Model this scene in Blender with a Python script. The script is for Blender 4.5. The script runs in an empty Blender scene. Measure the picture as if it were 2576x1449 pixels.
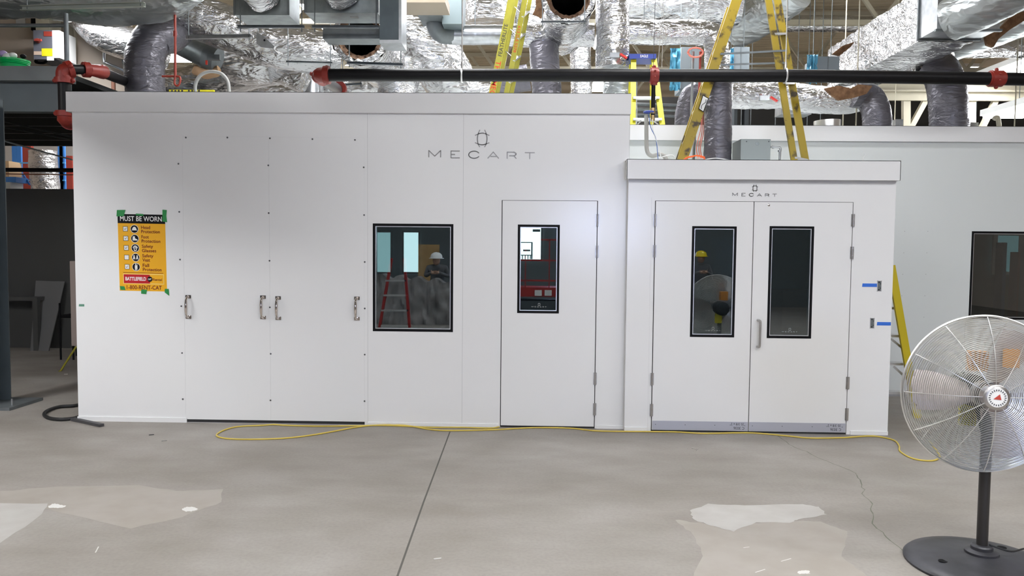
import bpy, math, random
from math import sin, cos, pi, radians as RAD
from mathutils import Vector as V, Matrix, noise
random.seed(7)
SC = bpy.context.scene
COL = SC.collection
# ------------------------------------------------------------------ camera, world, exposure
F = 1950.7; PITCH, YAW, ROLL = .05361, -.02503, .00896; CAM = V((0, -7.36, 1.733))
_fw = V((sin(YAW)*cos(PITCH), cos(YAW)*cos(PITCH), -sin(PITCH)))
_r0 = V((cos(YAW), -sin(YAW), 0)); _u0 = _r0.cross(_fw)
RT = _r0*cos(ROLL)+_u0*sin(ROLL); UP = -_r0*sin(ROLL)+_u0*cos(ROLL)
cd = bpy.data.cameras.new('camera'); cam = bpy.data.objects.new('camera', cd); COL.objects.link(cam)
cd.sensor_fit = 'HORIZONTAL'; cd.sensor_width = 36; cd.lens = 36*F/2576; cd.clip_start = .05; cd.clip_end = 100
m = Matrix.Identity(4)
for i in range(3): m[i][0] = RT[i]; m[i][1] = UP[i]; m[i][2] = -_fw[i]; m[i][3] = CAM[i]
cam.matrix_world = m
SC.camera = cam
w = bpy.data.worlds.new('world'); SC.world = w; w.use_nodes = True
w.node_tree.nodes['Background'].inputs[0].default_value = (.8, .85, .9, 1)
w.node_tree.nodes['Background'].inputs[1].default_value = .5
SC.view_settings.view_transform = 'Standard'; SC.view_settings.look = 'None'
SC.view_settings.gamma = 1; SC.view_settings.use_curve_mapping = False
SC.view_settings.exposure = 1.29
SC.cycles.use_adaptive_sampling = True; SC.cycles.adaptive_threshold = .06; SC.cycles.use_denoising = True
SC.cycles.time_limit = 1150
SC.cycles.max_bounces = 5; SC.cycles.diffuse_bounces = 4; SC.cycles.glossy_bounces = 3; SC.cycles.transparent_max_bounces = 12
SC.cycles.caustics_reflective = False; SC.cycles.caustics_refractive = False
SC.cycles.sample_clamp_indirect = 4.0
LAMP = 17.0           # strength of every tube diffuser in the hall

def ray(px, py): return _fw*F + RT*(px-1288) + UP*(724.5-py)
def at(px, py, Y):
    d = ray(px, py); return CAM + d*((Y-CAM.y)/d.y)
def onz(px, py, Z=0.0):
    d = ray(px, py); return CAM + d*((Z-CAM.z)/d.z)
def ppm(Y): return F/(Y-CAM.y)          # pixels a metre at depth Y
def mx(px, Y=0.0, py=700): return at(px, py, Y).x
def mz(py, Y=0.0, px=1288): return at(px, py, Y).z

# ------------------------------------------------------------------ materials
MATS = {}
def _new(name):
    mt = bpy.data.materials.new(name); mt.use_nodes = True; MATS[name] = mt
    nt = mt.node_tree; return mt, nt, nt.nodes['Principled BSDF']
def _c(c): return (c[0], c[1], c[2], 1)
def mat(name, col, rough=.5, metal=0.0, var=0.0, vs=4.0, bump=0.0, bs=30.0, col2=None, coat=0.0, spec=.5, stretch=None, det=4):
    if name in MATS: return MATS[name]
    mt, nt, b = _new(name); N = nt.nodes; L = nt.links
    b.inputs['Base Color'].default_value = _c(col); b.inputs['Roughness'].default_value = rough
    b.inputs['Metallic'].default_value = metal; b.inputs['Coat Weight'].default_value = coat
    b.inputs['Coat Roughness'].default_value = .12; b.inputs['Specular IOR Level'].default_value = spec
    if var or bump or col2:
        tc = N.new('ShaderNodeTexCoord'); src = tc.outputs['Object']
        if stretch:
            mp = N.new('ShaderNodeMapping'); mp.inputs['Scale'].default_value = stretch; L.new(src, mp.inputs[0]); src = mp.outputs[0]
        nz = N.new('ShaderNodeTexNoise'); nz.inputs['Scale'].default_value = vs; nz.inputs['Detail'].default_value = det; L.new(src, nz.inputs[0])
        c2 = col2 or [x*(1-var) for x in col]
        rp = N.new('ShaderNodeValToRGB'); rp.color_ramp.elements[0].position = .35; rp.color_ramp.elements[1].position = .65
        rp.color_ramp.elements[0].color = _c(c2); rp.color_ramp.elements[1].color = _c(col)
        L.new(nz.outputs[0], rp.inputs[0]); L.new(rp.outputs[0], b.inputs['Base Color'])
        if bump:
            n2 = N.new('ShaderNodeTexNoise'); n2.inputs['Scale'].default_value = bs; n2.inputs['Detail'].default_value = 3; L.new(src, n2.inputs[0])
            bp = N.new('ShaderNodeBump'); bp.inputs['Strength'].default_value = bump; bp.inputs['Distance'].default_value = .01
            L.new(n2.outputs[0], bp.inputs['Height']); L.new(bp.outputs[0], b.inputs['Normal'])
    return mt
def foil(name, col=(.64, .64, .655), rough=.24, scale=11.0, strength=1.0, dist=.018):
    mt, nt, b = _new(name); N = nt.nodes; L = nt.links
    b.inputs['Base Color'].default_value = _c(col); b.inputs['Metallic'].default_value = .93; b.inputs['Roughness'].default_value = rough
    tc = N.new('ShaderNodeTexCoord'); n0 = N.new('ShaderNodeMapping'); n0.inputs['Scale'].default_value = (.55, 1.0, 1.5); n0.inputs['Rotation'].default_value = (.3, .5, .2); L.new(tc.outputs['Object'], n0.inputs[0])
    n1 = N.new('ShaderNodeTexNoise'); n1.inputs['Scale'].default_value = scale*.45; n1.inputs['Detail'].default_value = 3; n1.inputs['Distortion'].default_value = .8
    L.new(n0.outputs[0], n1.inputs[0])
    mixv = N.new('ShaderNodeMix'); mixv.data_type = 'VECTOR'; mixv.inputs[0].default_value = .28
    L.new(n0.outputs[0], mixv.inputs[4]); L.new(n1.outputs[1], mixv.inputs[5])
    vo = N.new('ShaderNodeTexVoronoi'); vo.inputs['Scale'].default_value = scale; L.new(mixv.outputs[1], vo.inputs[0])
    v2 = N.new('ShaderNodeTexVoronoi'); v2.inputs['Scale'].default_value = scale*2.7; L.new(mixv.outputs[1], v2.inputs[0])
    ad = N.new('ShaderNodeMath'); ad.operation = 'MULTIPLY_ADD'; ad.inputs[1].default_value = .4
    L.new(v2.outputs['Distance'], ad.inputs[0]); L.new(vo.outputs['Distance'], ad.inputs[2])
    a2 = N.new('ShaderNodeMath'); a2.operation = 'MULTIPLY_ADD'; a2.inputs[1].default_value = 1.2
    L.new(n1.outputs[0], a2.inputs[0]); L.new(ad.outputs[0], a2.inputs[2])
    bp = N.new('ShaderNodeBump'); bp.inputs['Strength'].default_value = strength; bp.inputs['Distance'].default_value = dist
    L.new(a2.outputs[0], bp.inputs['Height']); L.new(bp.outputs[0], b.inputs['Normal'])
    return mt
def emit(name, col, s):
    if name in MATS: return MATS[name]
    mt, nt, b = _new(name); b.inputs['Base Color'].default_value = _c(col)
    b.inputs['Emission Color'].default_value = _c(col); b.inputs['Emission Strength'].default_value = s
    return mt
def glass(name, tint, f0=.10, rough=.0):
    mt = bpy.data.materials.new(name); mt.use_nodes = True; MATS[name] = mt
    nt = mt.node_tree; N = nt.nodes; L = nt.links; N.clear()
    o = N.new('ShaderNodeOutputMaterial'); t = N.new('ShaderNodeBsdfTransparent'); g = N.new('ShaderNodeBsdfGlossy')
    t.inputs[0].default_value = _c(tint); g.inputs['Roughness'].default_value = rough; g.inputs[0].default_value = (.93, .97, 1, 1)
    lw = N.new('ShaderNodeLayerWeight'); lw.inputs[0].default_value = .25
    mr = N.new('ShaderNodeMapRange'); mr.inputs[3].default_value = f0; mr.inputs[4].default_value = 1
    L.new(lw.outputs['Fresnel'], mr.inputs[0])
    mr.inputs[1].default_value = .04
    mi = N.new('ShaderNodeMixShader'); L.new(mr.outputs[0], mi.inputs[0]); L.new(t.outputs[0], mi.inputs[1]); L.new(g.outputs[0], mi.inputs[2]); L.new(mi.outputs[0], o.inputs[0])
    return mt

PAINT = mat('white_panel_paint', (.80, .80, .80), .22, spec=.45, bump=.02, bs=60)
PAINTB = mat('white_panel_paint_booth', (.80, .80, .80), .2, spec=.5, bump=.02, bs=60)
PAINTG = mat('pale_grey_green_panel', (.70, .73, .72), .4, bump=.02, bs=60)
DARKGAP = mat('gap_rubber', (.02, .02, .022), .7)
BLACK = mat('black_gasket', (.004, .004, .005), .6, spec=.15)
STEEL = mat('brushed_steel', (.55, .53, .51), .32, .95, var=.15, vs=20)
NICKEL = mat('polished_nickel', (.70, .64, .60), .12, 1.0)
CHROME = mat('bright_wire', (.86, .86, .84), .3, .95)
GALV = mat('galvanised_sheet', (.27, .30, .305), .38, .75, var=.25, vs=9)
GALVD = mat('dull_galvanised', (.19, .21, .22), .5, .55, var=.2, vs=9)
GALVL = mat('bright_galvanised', (.52, .54, .56), .28, .9, var=.2, vs=12)
FOIL = foil('foil_wrap')
FOILB = foil('foil_wrap_coarse', (.66, .66, .67), .26, 7.0, 1.0, .03)
FOILW = foil('foil_wrap_soft', (.48, .51, .52), .36, 6.0, .7, .03)
FOILW.node_tree.nodes['Principled BSDF'].inputs['Metallic'].default_value = .75
FLEX = foil('grey_flex_sleeve', (.13, .125, .145), .36, 9.0, .6, .02)
FLEX.node_tree.nodes['Principled BSDF'].inputs['Metallic'].default_value = .45
WOOL = mat('brown_glass_wool', (.24, .13, .065), .95, col2=(.13, .065, .03), vs=14, bump=.8, bs=40)
BLACKPIPE = mat('black_steel_pipe', (.006, .0055, .006), .45, spec=.2)
RED = mat('red_fitting', (.24, .02, .012), .45, bump=.2, bs=60)
REDP = mat('red_painted_pipe', (.32, .045, .03), .45)
YEL = mat('yellow_fibreglass', (.36, .33, .035), .4, var=.15, vs=12)
YELN = mat('bright_yellow_fibreglass', (.80, .72, .02), .4)
YELR = mat('rail_yellow', (.55, .43, .01), .4)
YELD = mat('dirty_yellow_fibreglass', (.34, .24, .012), .45, col2=(.06, .04, .012), vs=9, det=8)
_r = [n for n in YELD.node_tree.nodes if n.type == 'VALTORGB'][0].color_ramp; _r.elements[0].position = .36; _r.elements[1].position = .46
ALU = mat('ladder_aluminium', (.72, .72, .73), .35, .85)
BLUEP = mat('blue_plastic', (.03, .06, .33), .4)
CREAM = mat('cream_wall_paint', (.68, .58, .48), .7, var=.06, vs=1.0)
CREAMS = mat('cream_painted_steel', (.46, .42, .32), .55, var=.1, vs=3)
MEZZ = mat('dark_grey_steel', (.085, .105, .115), .5, var=.12, vs=3)
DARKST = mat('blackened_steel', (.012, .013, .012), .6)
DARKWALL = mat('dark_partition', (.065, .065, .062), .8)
CABINET = mat('grey_enamel', (.26, .29, .29), .42)
WHITEP = mat('white_plastic', (.75, .75, .74), .4)
BLUET = mat('blue_tape', (.03, .15, .62), .5)
GREENT = mat('green_tape', (.02, .25, .06), .45)
POSTY = mat('poster_yellow', (.83, .42, .015), .4)
POSTK = mat('poster_black', (.006, .006, .008), .5, spec=.15)
POSTW = mat('poster_white', (.82, .82, .80), .4)
POSTR = mat('poster_red', (.50, .012, .02), .4)
POSTM = mat('poster_maroon', (.16, .008, .008), .4)
RUBBER = mat('black_rubber', (.012, .012, .013), .55)
CORDY = mat('yellow_cord', (.66, .50, .08), .5)
ORANGE = mat('orange_cable', (.85, .13, .02), .45)
ORANGEL = mat('pale_red_cable', (.75, .22, .16), .45)
SLATE = mat('slate_rubber_bar', (.06, .058, .062), .6)
FANBASE = mat('fan_base_iron', (.06, .06, .07), .42, .3, col2=(.035, .035, .04), vs=7)
FANBLADE = mat('fan_blade', (.55, .48, .46), .4, .55)
BLUEFILM = mat('blue_plastic_film', (.08, .30, .45), .3, bump=.5, bs=14)
WOOLD = mat('dark_glass_wool', (.11, .06, .03), .95, col2=(.06, .03, .015), vs=14, bump=.8, bs=40)
GREEN = mat('green_bucket_plastic', (.0, .42, .10), .35)
PLYW = mat('plywood', (.42, .26, .11), .7, col2=(.34, .2, .08), vs=6, bump=.1)
CARD = mat('brown_cardboard', (.32, .20, .13), .8)
GLASS = glass('window_glass', (.62, .72, .74), .17)
GLASSB = glass('booth_glass', (.62, .70, .72), .14)
INNER = mat('unlit_inner_lining', (.16, .19, .20), .6)  # white-ish lining darkened in its colour to look unlit
GUARDR = mat('lift_red', (.36, .02, .018), .45)
SHRINK = mat('clear_wrap', (.36, .34, .34), .25, bump=.9, bs=7, col2=(.2, .19, .19), vs=3)
SKIN = mat('skin', (.45, .27, .19), .55)
JACKET = mat('grey_work_jacket', (.12, .12, .13), .8)
TROUS = mat('dark_trousers', (.03, .035, .05), .85)
HELW = mat('white_helmet', (.8, .8, .8), .3)
HELY = mat('yellow_helmet', (.8, .62, .01), .3)
RACKB = mat('rack_blue', (.05, .22, .62), .45)
RACKR = mat('rack_red', (.40, .06, .04), .5)

def floor_mat():
    mt, nt, b = _new('polished_concrete'); N = nt.nodes; L = nt.links
    tc = N.new('ShaderNodeTexCoord')
    def nz(s, d, st=(1, 1, 1), dis=0):
        mp = N.new('ShaderNodeMapping'); mp.inputs['Scale'].default_value = st; L.new(tc.outputs['Object'], mp.inputs[0])
        n = N.new('ShaderNodeTexNoise'); n.inputs['Scale'].default_value = s; n.inputs['Detail'].default_value = d; n.inputs['Distortion'].default_value = dis; L.new(mp.outputs[0], n.inputs[0]); return n
    def ramp(n, p0, c0, p1, c1):
        r = N.new('ShaderNodeValToRGB'); e = r.color_ramp.elements; e[0].position = p0; e[0].color = _c(c0); e[1].position = p1; e[1].color = _c(c1); L.new(n.outputs[0], r.inputs[0]); return r
    base = ramp(nz(.8, 6, (1, 1, 1), .6), .3, (.275, .247, .22), .7, (.345, .322, .296))
    tone = ramp(nz(3.2, 5, (.5, 1, 1)), .38, (.86, .85, .83), .62, (1, 1, 1))
    mm = N.new('ShaderNodeMix'); mm.data_type = 'RGBA'; mm.blend_type = 'MULTIPLY'; mm.inputs[0].default_value = 1
    L.new(base.outputs[0], mm.inputs[6]); L.new(tone.outputs[0], mm.inputs[7])
    fine = ramp(nz(45, 5), .30, (.90, .90, .90), .6, (1, 1, 1))
    m2 = N.new('ShaderNodeMix'); m2.data_type = 'RGBA'; m2.blend_type = 'MULTIPLY'; m2.inputs[0].default_value = 1
    L.new(mm.outputs[2], m2.inputs[6]); L.new(fine.outputs[0], m2.inputs[7]); L.new(m2.outputs[2], b.inputs['Base Color'])
    rr = N.new('ShaderNodeMapRange'); n3 = nz(1.7, 4); rr.inputs[3].default_value = .42; rr.inputs[4].default_value = .68; L.new(n3.outputs[0], rr.inputs[0]); L.new(rr.outputs[0], b.inputs['Roughness'])
    bp = N.new('ShaderNodeBump'); bp.inputs['Strength'].default_value = .08; bp.inputs['Distance'].default_value = .005; L.new(nz(30, 4).outputs[0], bp.inputs['Height']); L.new(bp.outputs[0], b.inputs['Normal'])
    return mt
CONC = floor_mat()
def deck_mat(name, col, axis, period=.15):
    mt, nt, b = _new(name); N = nt.nodes; L = nt.links
    b.inputs['Base Color'].default_value = _c(col); b.inputs['Roughness'].default_value = .6
    tc = N.new('ShaderNodeTexCoord'); wv = N.new('ShaderNodeTexWave'); wv.bands_direction = axis; wv.inputs['Scale'].default_value = .314/period
    L.new(tc.outputs['Object'], wv.inputs[0]); bp = N.new('ShaderNodeBump'); bp.inputs['Strength'].default_value = .9; bp.inputs['Distance'].default_value = .04
    L.new(wv.outputs[1], bp.inputs['Height']); L.new(bp.outputs[0], b.inputs['Normal'])
    return mt
DECK = deck_mat('ribbed_roof_deck', (.40, .35, .25), 'Y', .25)
RIBW = deck_mat('ribbed_cream_wall', (.58, .50, .38), 'Z', .30)

def pth(*p): return [at(*q) for q in p]
# ------------------------------------------------------------------ mesh helpers
class MB:
    def __init__(s): s.v = []; s.f = []
    def add(s, vs, fs):
        n = len(s.v); s.v += [tuple(p) for p in vs]; s.f += [tuple(i+n for i in f) for f in fs]; return s
    def box(s, a, b):
        x0, y0, z0 = a; x1, y1, z1 = b
        x0, x1 = min(x0, x1), max(x0, x1); y0, y1 = min(y0, y1), max(y0, y1); z0, z1 = min(z0, z1), max(z0, z1)
        return s.add([(x0, y0, z0), (x1, y0, z0), (x1, y1, z0), (x0, y1, z0), (x0, y0, z1), (x1, y0, z1), (x1, y1, z1), (x0, y1, z1)],
                     [(0, 3, 2, 1), (4, 5, 6, 7), (0, 1, 5, 4), (1, 2, 6, 5), (2, 3, 7, 6), (3, 0, 4, 7)])
    def bar(s, p, q, w, t, up=(0, 0, 1)):
        """box beam from p to q, w wide across, t thick along up"""
        p, q = V(p), V(q); d = (q-p).normalized(); u = V(up); sd = d.cross(u)
        if sd.length < 1e-4: sd = d.cross(V((1, 0, 0)))
        sd.normalize(); u = sd.cross(d); a = sd*w/2; b = u*t/2
        return s.add([p-a-b, p+a-b, p+a+b, p-a+b, q-a-b, q+a-b, q+a+b, q-a+b],
                     [(0, 3, 2, 1), (4, 5, 6, 7), (0, 1, 5, 4), (1, 2, 6, 5), (2, 3, 7, 6), (3, 0, 4, 7)])
    def chan(s, p, q, w, t, up=(0, 0, 1), th=.004, lip=1):
        """channel section rail: web w wide, flanges t deep"""
        p, q = V(p), V(q); d = (q-p).normalized(); u = V(up); sd = d.cross(u).normalized(); u = sd.cross(d)*lip
        s.bar(p, q, w, th, u)
        for k in (-1, 1):
            o = sd*(w/2-th/2)*k + u*t/2; s.bar(p+o, q+o, th, t, u)
        return s
    def tube(s, pts, r, n=12, cap=True, wr=None, sec=None):
        pts = [V(p) for p in pts]; N = len(pts); rs = r if isinstance(r, (list, tuple)) else [r]*N
        t0 = (pts[1]-pts[0]).normalized(); a = V((0, 0, 1)) if abs(t0.z) < .9 else V((1, 0, 0))
        nrm = (a-t0*a.dot(t0)).normalized(); vs = []; L = 0
        for i, p in enumerate(pts):
            t = (pts[min(i+1, N-1)]-pts[max(i-1, 0)]).normalized()
            nrm = (nrm-t*nrm.dot(t)).normalized(); bn = t.cross(nrm)
            if i: L += (pts[i]-pts[i-1]).length
            for k in range(n):
                th = 2*pi*k/n; rr = rs[i]; c, sn = cos(th), sin(th)
                if sec: c, sn = sec(th)
                if wr: rr *= 1+wr(p, th, L)
                vs.append(p+nrm*c*rr+bn*sn*rr)
        fs = [(i*n+k, i*n+(k+1) % n, (i+1)*n+(k+1) % n, (i+1)*n+k) for i in range(N-1) for k in range(n)]
        if cap: fs += [tuple(range(n-1, -1, -1)), tuple(range((N-1)*n, N*n))]
        return s.add(vs, fs)
    def cyl(s, p, q, r, n=16, cap=True): return s.tube([p, q], r, n, cap)
    def lathe(s, prof, o=(0, 0, 0), n=32, ax='z'):
        vs = []; o = V(o)
        for r, h in prof:
            for k in range(n):
                a = 2*pi*k/n
                d = V((cos(a)*r, sin(a)*r, h)) if ax == 'z' else V((cos(a)*r, -h, sin(a)*r)) if ax == 'y' else V((h, cos(a)*r, sin(a)*r))
                vs.append(o+d)
        N = len(prof); fs = [(i*n+k, i*n+(k+1) % n, (i+1)*n+(k+1) % n, (i+1)*n+k) for i in range(N-1) for k in range(n)]
        fs += [tuple(range(n-1, -1, -1)), tuple(range((N-1)*n, N*n))]
        return s.add(vs, fs)
    def poly(s, pts, Y, t):
        """polygon of (x,z) extruded from Y (front) back to Y+t"""
        n = len(pts)
        return s.add([(x, Y, z) for x, z in pts]+[(x, Y+t, z) for x, z in pts],
                     [tuple(range(n)), tuple(range(2*n-1, n-1, -1))]+[(i, n+i, n+(i+1) % n, (i+1) % n) for i in range(n)])
    def flat(s, pts, z, t=.0006):
        n = len(pts)
        return s.add([(x, y, z) for x, y in pts]+[(x, y, z+t) for x, y in pts],
                     [tuple(range(n-1, -1, -1)), tuple(range(n, 2*n))]+[(i, (i+1) % n, n+(i+1) % n, n+i) for i in range(n)])
    def ball(s, c, r, sc=(1, 1, 1), n=16, m=10):
        prof = [(max(1e-4, sin(pi*i/m))*r, -cos(pi*i/m)*r) for i in range(m+1)]
        b = MB().lathe(prof, (0, 0, 0), n)
        return s.add([(c[0]+x*sc[0], c[1]+y*sc[1], c[2]+z*sc[2]) for x, y, z in b.v], b.f)
def obj(name, mb, mt, parent=None, smooth=True, ang=38, origin=None):
    me = bpy.data.meshes.new(name)
    o0 = V(origin) if origin is not None else V((0, 0, 0))
    pw = parent.get('_w') if parent is not None else None
    base = V(pw) if pw is not None else o0
    me.from_pydata([tuple(V(p)-base) for p in mb.v], [], mb.f); me.validate(); me.materials.append(mt)
    import bmesh
    bm = bmesh.new(); bm.from_mesh(me); bmesh.ops.recalc_face_normals(bm, faces=bm.faces); bm.to_mesh(me); bm.free()
    if smooth:
        me.shade_smooth(); me.set_sharp_from_angle(angle=RAD(ang))
    o = bpy.data.objects.new(name, me); COL.objects.link(o)
    if parent is not None: o.parent = parent; o['_w'] = list(base)
    else: o.location = base; o['_w'] = list(base)
    return o
def thing(name, label, cat, loc=(0, 0, 0), group=None):
    o = bpy.data.objects.new(name, None); COL.objects.link(o); o.location = loc; o.empty_display_size = .1; o['_w'] = list(loc)
    o['label'] = label; o['category'] = cat
    if group: o['group'] = group
    return o
def tag(o, label, cat, group=None, kind=None):
    o['label'] = label; o['category'] = cat
    if group: o['group'] = group
    if kind: o['kind'] = kind
    return o
def centre(mb):
    xs = [p[0] for p in mb.v]; ys = [p[1] for p in mb.v]; zs = [p[2] for p in mb.v]
    return ((min(xs)+max(xs))/2, (min(ys)+max(ys))/2, min(zs))
def solo(name, mb, mt, label, cat, group=None, **k):
    return tag(obj(name, mb, mt, origin=centre(mb), **k), label, cat, group)
def struct(name, mb, mt, parent=None, smooth=False):
    o = obj(name, mb, mt, parent, smooth=smooth); 
    if parent is None: o['kind'] = 'structure'
    return o
def crom(pts, n=8):
    pts = [V(p) for p in pts]; P = [pts[0]*2-pts[1]]+pts+[pts[-1]*2-pts[-2]]; out = []
    for i in range(1, len(P)-2):
        for k in range(n):
            t = k/n; a, b, c, d = P[i-1], P[i], P[i+1], P[i+2]
            out.append(.5*((2*b)+(-a+c)*t+(2*a-5*b+4*c-d)*t*t+(-a+3*b-3*c+d)*t**3))
    out.append(pts[-1]); return out
def resample(pts, step):
    L = [0]
    for i in range(1, len(pts)): L.append(L[-1]+(pts[i]-pts[i-1]).length)
    n = max(2, int(L[-1]/step)); out = []; j = 0
    for k in range(n+1):
        d = L[-1]*k/n
        while j < len(pts)-2 and L[j+1] < d: j += 1
        t = (d-L[j])/max(1e-9, L[j+1]-L[j]); out.append(pts[j].lerp(pts[j+1], min(1, t)))
    return out
def text_mesh(body, w, h, mt, name, parent, place, bold=0.0, depth=.001, space=1.0):
    """lettering w wide and h tall; place(u,v) maps the local plane (u right, v up, centre 0,0) to world; returns the object"""
    cu = bpy.data.curves.new(name, 'FONT'); cu.body = body; cu.align_x = 'CENTER'; cu.align_y = 'CENTER'; cu.offset = bold; cu.resolution_u = 3; cu.space_character = space; cu.space_line = .82
    to = bpy.data.objects.new(name, cu); me = bpy.data.meshes.new_from_object(to)
    vs = [v.co.copy() for v in me.vertices]; fs = [tuple(p.vertices) for p in me.polygons]
    bpy.data.objects.remove(to); bpy.data.curves.remove(cu); bpy.data.meshes.remove(me)
    x0, x1 = min(v.x for v in vs), max(v.x for v in vs); y0, y1 = min(v.y for v in vs), max(v.y for v in vs)
    mb = MB(); mb.add([place(((v.x-x0)/(x1-x0)-.5)*w, ((v.y-y0)/(y1-y0)-.5)*h) for v in vs], fs)
    me = bpy.data.meshes.new(name); pw = V(parent['_w']); me.from_pydata([tuple(V(p)-pw) for p in mb.v], [], mb.f); me.materials.append(mt)
    o = bpy.data.objects.new(name, me); COL.objects.link(o); o.parent = parent; o['_w'] = list(pw); return o

# ------------------------------------------------------------------ setting: floor, hall, ceiling
fl = struct('floor', MB().box((-14, -16, -.2), (14, 24, 0)), CONC)
jl = [onz(1132, 1086), onz(1113, 1137), onz(1066, 1262), onz(1000, 1449), onz(960, 1560)]
mb = MB()
for a, b in zip(jl, jl[1:]):
    d = V((.006, 0, 0)); mb.add([a-d+V((0, 0, .0008)), a+d+V((0, 0, .0008)), b+d+V((0, 0, .0008)), b-d+V((0, 0, .0008))], [(0, 1, 2, 3)])
JOINT = mat('joint_dirt', (.09, .085, .075), .8)
struct('joint', mb, JOINT, fl)
ck = [(1950, 1092), (1968, 1105), (1985, 1118), (2000, 1126), (2030, 1136), (2058, 1152), (2085, 1162), (2110, 1172), (2140, 1184), (2152, 1190), (2158, 1202), (2166, 1214), (2167, 1226), (2176, 1232), (2168, 1242), (2184, 1256), (2195, 1268), (2190, 1280), (2196, 1292), (2197, 1305), (2194, 1317), (2206, 1330), (2222, 1340), (2230, 1352), (2250, 1368), (2270, 1384), (2300, 1400)]
cp = []
for i, (x, y) in enumerate(ck):
    cp.append(onz(x, y)+V((0, 0, .0008)))
    if i < len(ck)-1:
        nx, ny = ck[i+1]; cp.append(onz((x+nx)/2+random.uniform(-2, 2), (y+ny)/2+random.uniform(-1, 1))+V((0, 0, .0008)))
mb = MB()
for a, b in zip(cp, cp[1:]):
    wd = V((random.uniform(.002, .0045), 0, 0)); mb.add([a-wd, a+wd, b+wd, b-wd], [(0, 1, 2, 3)])
struct('crack', mb, mat('crack_dirt', (.16, .17, .13), .8), fl)
def patch(pts, mt, z=.0003, jag=3, name='patch'):
    out = []
    for i, (x, y) in enumerate(pts):
        nx, ny = pts[(i+1) % len(pts)]
        for k in range(5):
            t = k/5; out.append(onz(x+(nx-x)*t+random.uniform(-jag, jag), y+(ny-y)*t+random.uniform(-jag, jag)*.4))
    struct(name, MB().flat([(p.x, p.y) for p in out], z, .0002), mt, fl)
LIGHTP = mat('worn_pale_concrete', (.45, .435, .41), .5, col2=(.40, .38, .355), vs=5)
BROWNP = mat('brown_stained_concrete', (.32, .288, .25), .5, col2=(.36, .33, .295), vs=4)
patch([(1735, 1285), (1780, 1268), (1900, 1272), (2010, 1268), (2060, 1275), (2080, 1295), (2010, 1306), (1985, 1315), (1900, 1314), (1845, 1337), (1800, 1325), (1745, 1308)], LIGHTP, .0006)
patch([(1700, 1308), (1760, 1315), (1840, 1335), (1890, 1317), (2000, 1310), (2060, 1312), (2130, 1335), (2120, 1400), (2180, 1449), (2200, 1500), (1720, 1500), (1770, 1400), (1745, 1345)], BROWNP, .0003, 4)
patch([(-40, 1238), (150, 1225), (350, 1222), (440, 1235), (560, 1230), (560, 1262), (460, 1300), (330, 1330), (200, 1300), (120, 1282), (-40, 1262)], BROWNP, .0003, 4)
patch([(-60, 1264), (120, 1268), (100, 1300), (0, 1365), (-60, 1400)], LIGHTP, .0006, 3)
ch = mat('chipped_chalk', (.66, .65, .62), .6)
for cx, cy, rx, ry in ((140, 1273, 22, 6), (482, 1281, 24, 8), (2020, 1440, 20, 6)):
    patch([(cx+rx*cos(a)*random.uniform(.5, 1.2), cy+ry*sin(a)*random.uniform(.5, 1.2)) for a in [k*pi/4 for k in range(8)]], ch, .0009, 2, 'chip')
for x0, y0, x1, y1 in ((240, 1390, 248, 1375), (1900, 1440, 1925, 1432), (1965, 1412, 1990, 1405), (1870, 1378, 1885, 1376)):
    a, b = onz(x0, y0, .001), onz(x1, y1, .001); mb = MB().bar(a, b, .006, .0006); struct('scratch', mb, ch, fl)

CEIL = 7.6
struct('ceiling', MB().box((-14, -16, CEIL), (14, 24, CEIL+.2)), DECK)
struct('wall_back', MB().box((-14, 20, 0), (14, 20.2, CEIL)), RIBW)
struct('wall_left', MB().box((-14.2, -16, 0), (-14, 24, CEIL)), CREAM)
struct('wall_right', MB().box((14, -16, 0), (14.2, 24, CEIL)), CREAM)
struct('wall_rear', MB().box((-14, -16.2, 0), (14, -16, CEIL)), mat('rear_grey_cladding', (.14, .16, .17), .7))

# ------------------------------------------------------------------ clean room, main volume
XL, XR = mx(190), mx(1579, 0, 660)          # left and right ends of the tall front
ZT, ZF = 3.165, 2.975                        # fascia top and bottom
TH = .08
def wall_with_holes(x0, x1, z0, z1, Y, t, holes):
    mb = MB(); xs = sorted(set([x0, x1]+[h[0] for h in holes]+[h[1] for h in holes])); 
    for a, b in zip(xs, xs[1:]):
        cuts = sorted([(h[2], h[3]) for h in holes if h[0] < (a+b)/2 < h[1]]); z = z0
        for c0, c1 in cuts:
            if c0 > z+1e-6: mb.box((a, Y, z), (b, Y+t, c0))
            z = c1
        if z < z1: mb.box((a, Y, z), (b, Y+t, z1))
    return mb
DX0, DX1, DZ = mx(1261, 0, 790), mx(1499, 0, 790), 2.165
WX0, WX1, WZ0, WZ1 = mx(939, 0), mx(1139, 0), mz(833, 0, 1039), mz(564, 0, 1039)
g = .004
wm = wall_with_holes(XL, XR, .0, ZT-.02, 0, TH, [(DX0-g, DX1+g, .0, DZ+g), (WX0, WX1, WZ0, WZ1)])
struct('wall_front', wm, PAINT)
mb = MB()
for X in (mx(455, 0), ):
    pass
mb = MB().box((XL-.045, -.03, ZF), (XR+.004, .0, ZT)).box((XL-.045, -.03, ZT-.004), (XR, .25, ZT)).box((XL-.045, -.03, ZF), (XL-.04, .5, ZT))
struct('trim_1', mb, PAINT)
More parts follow.
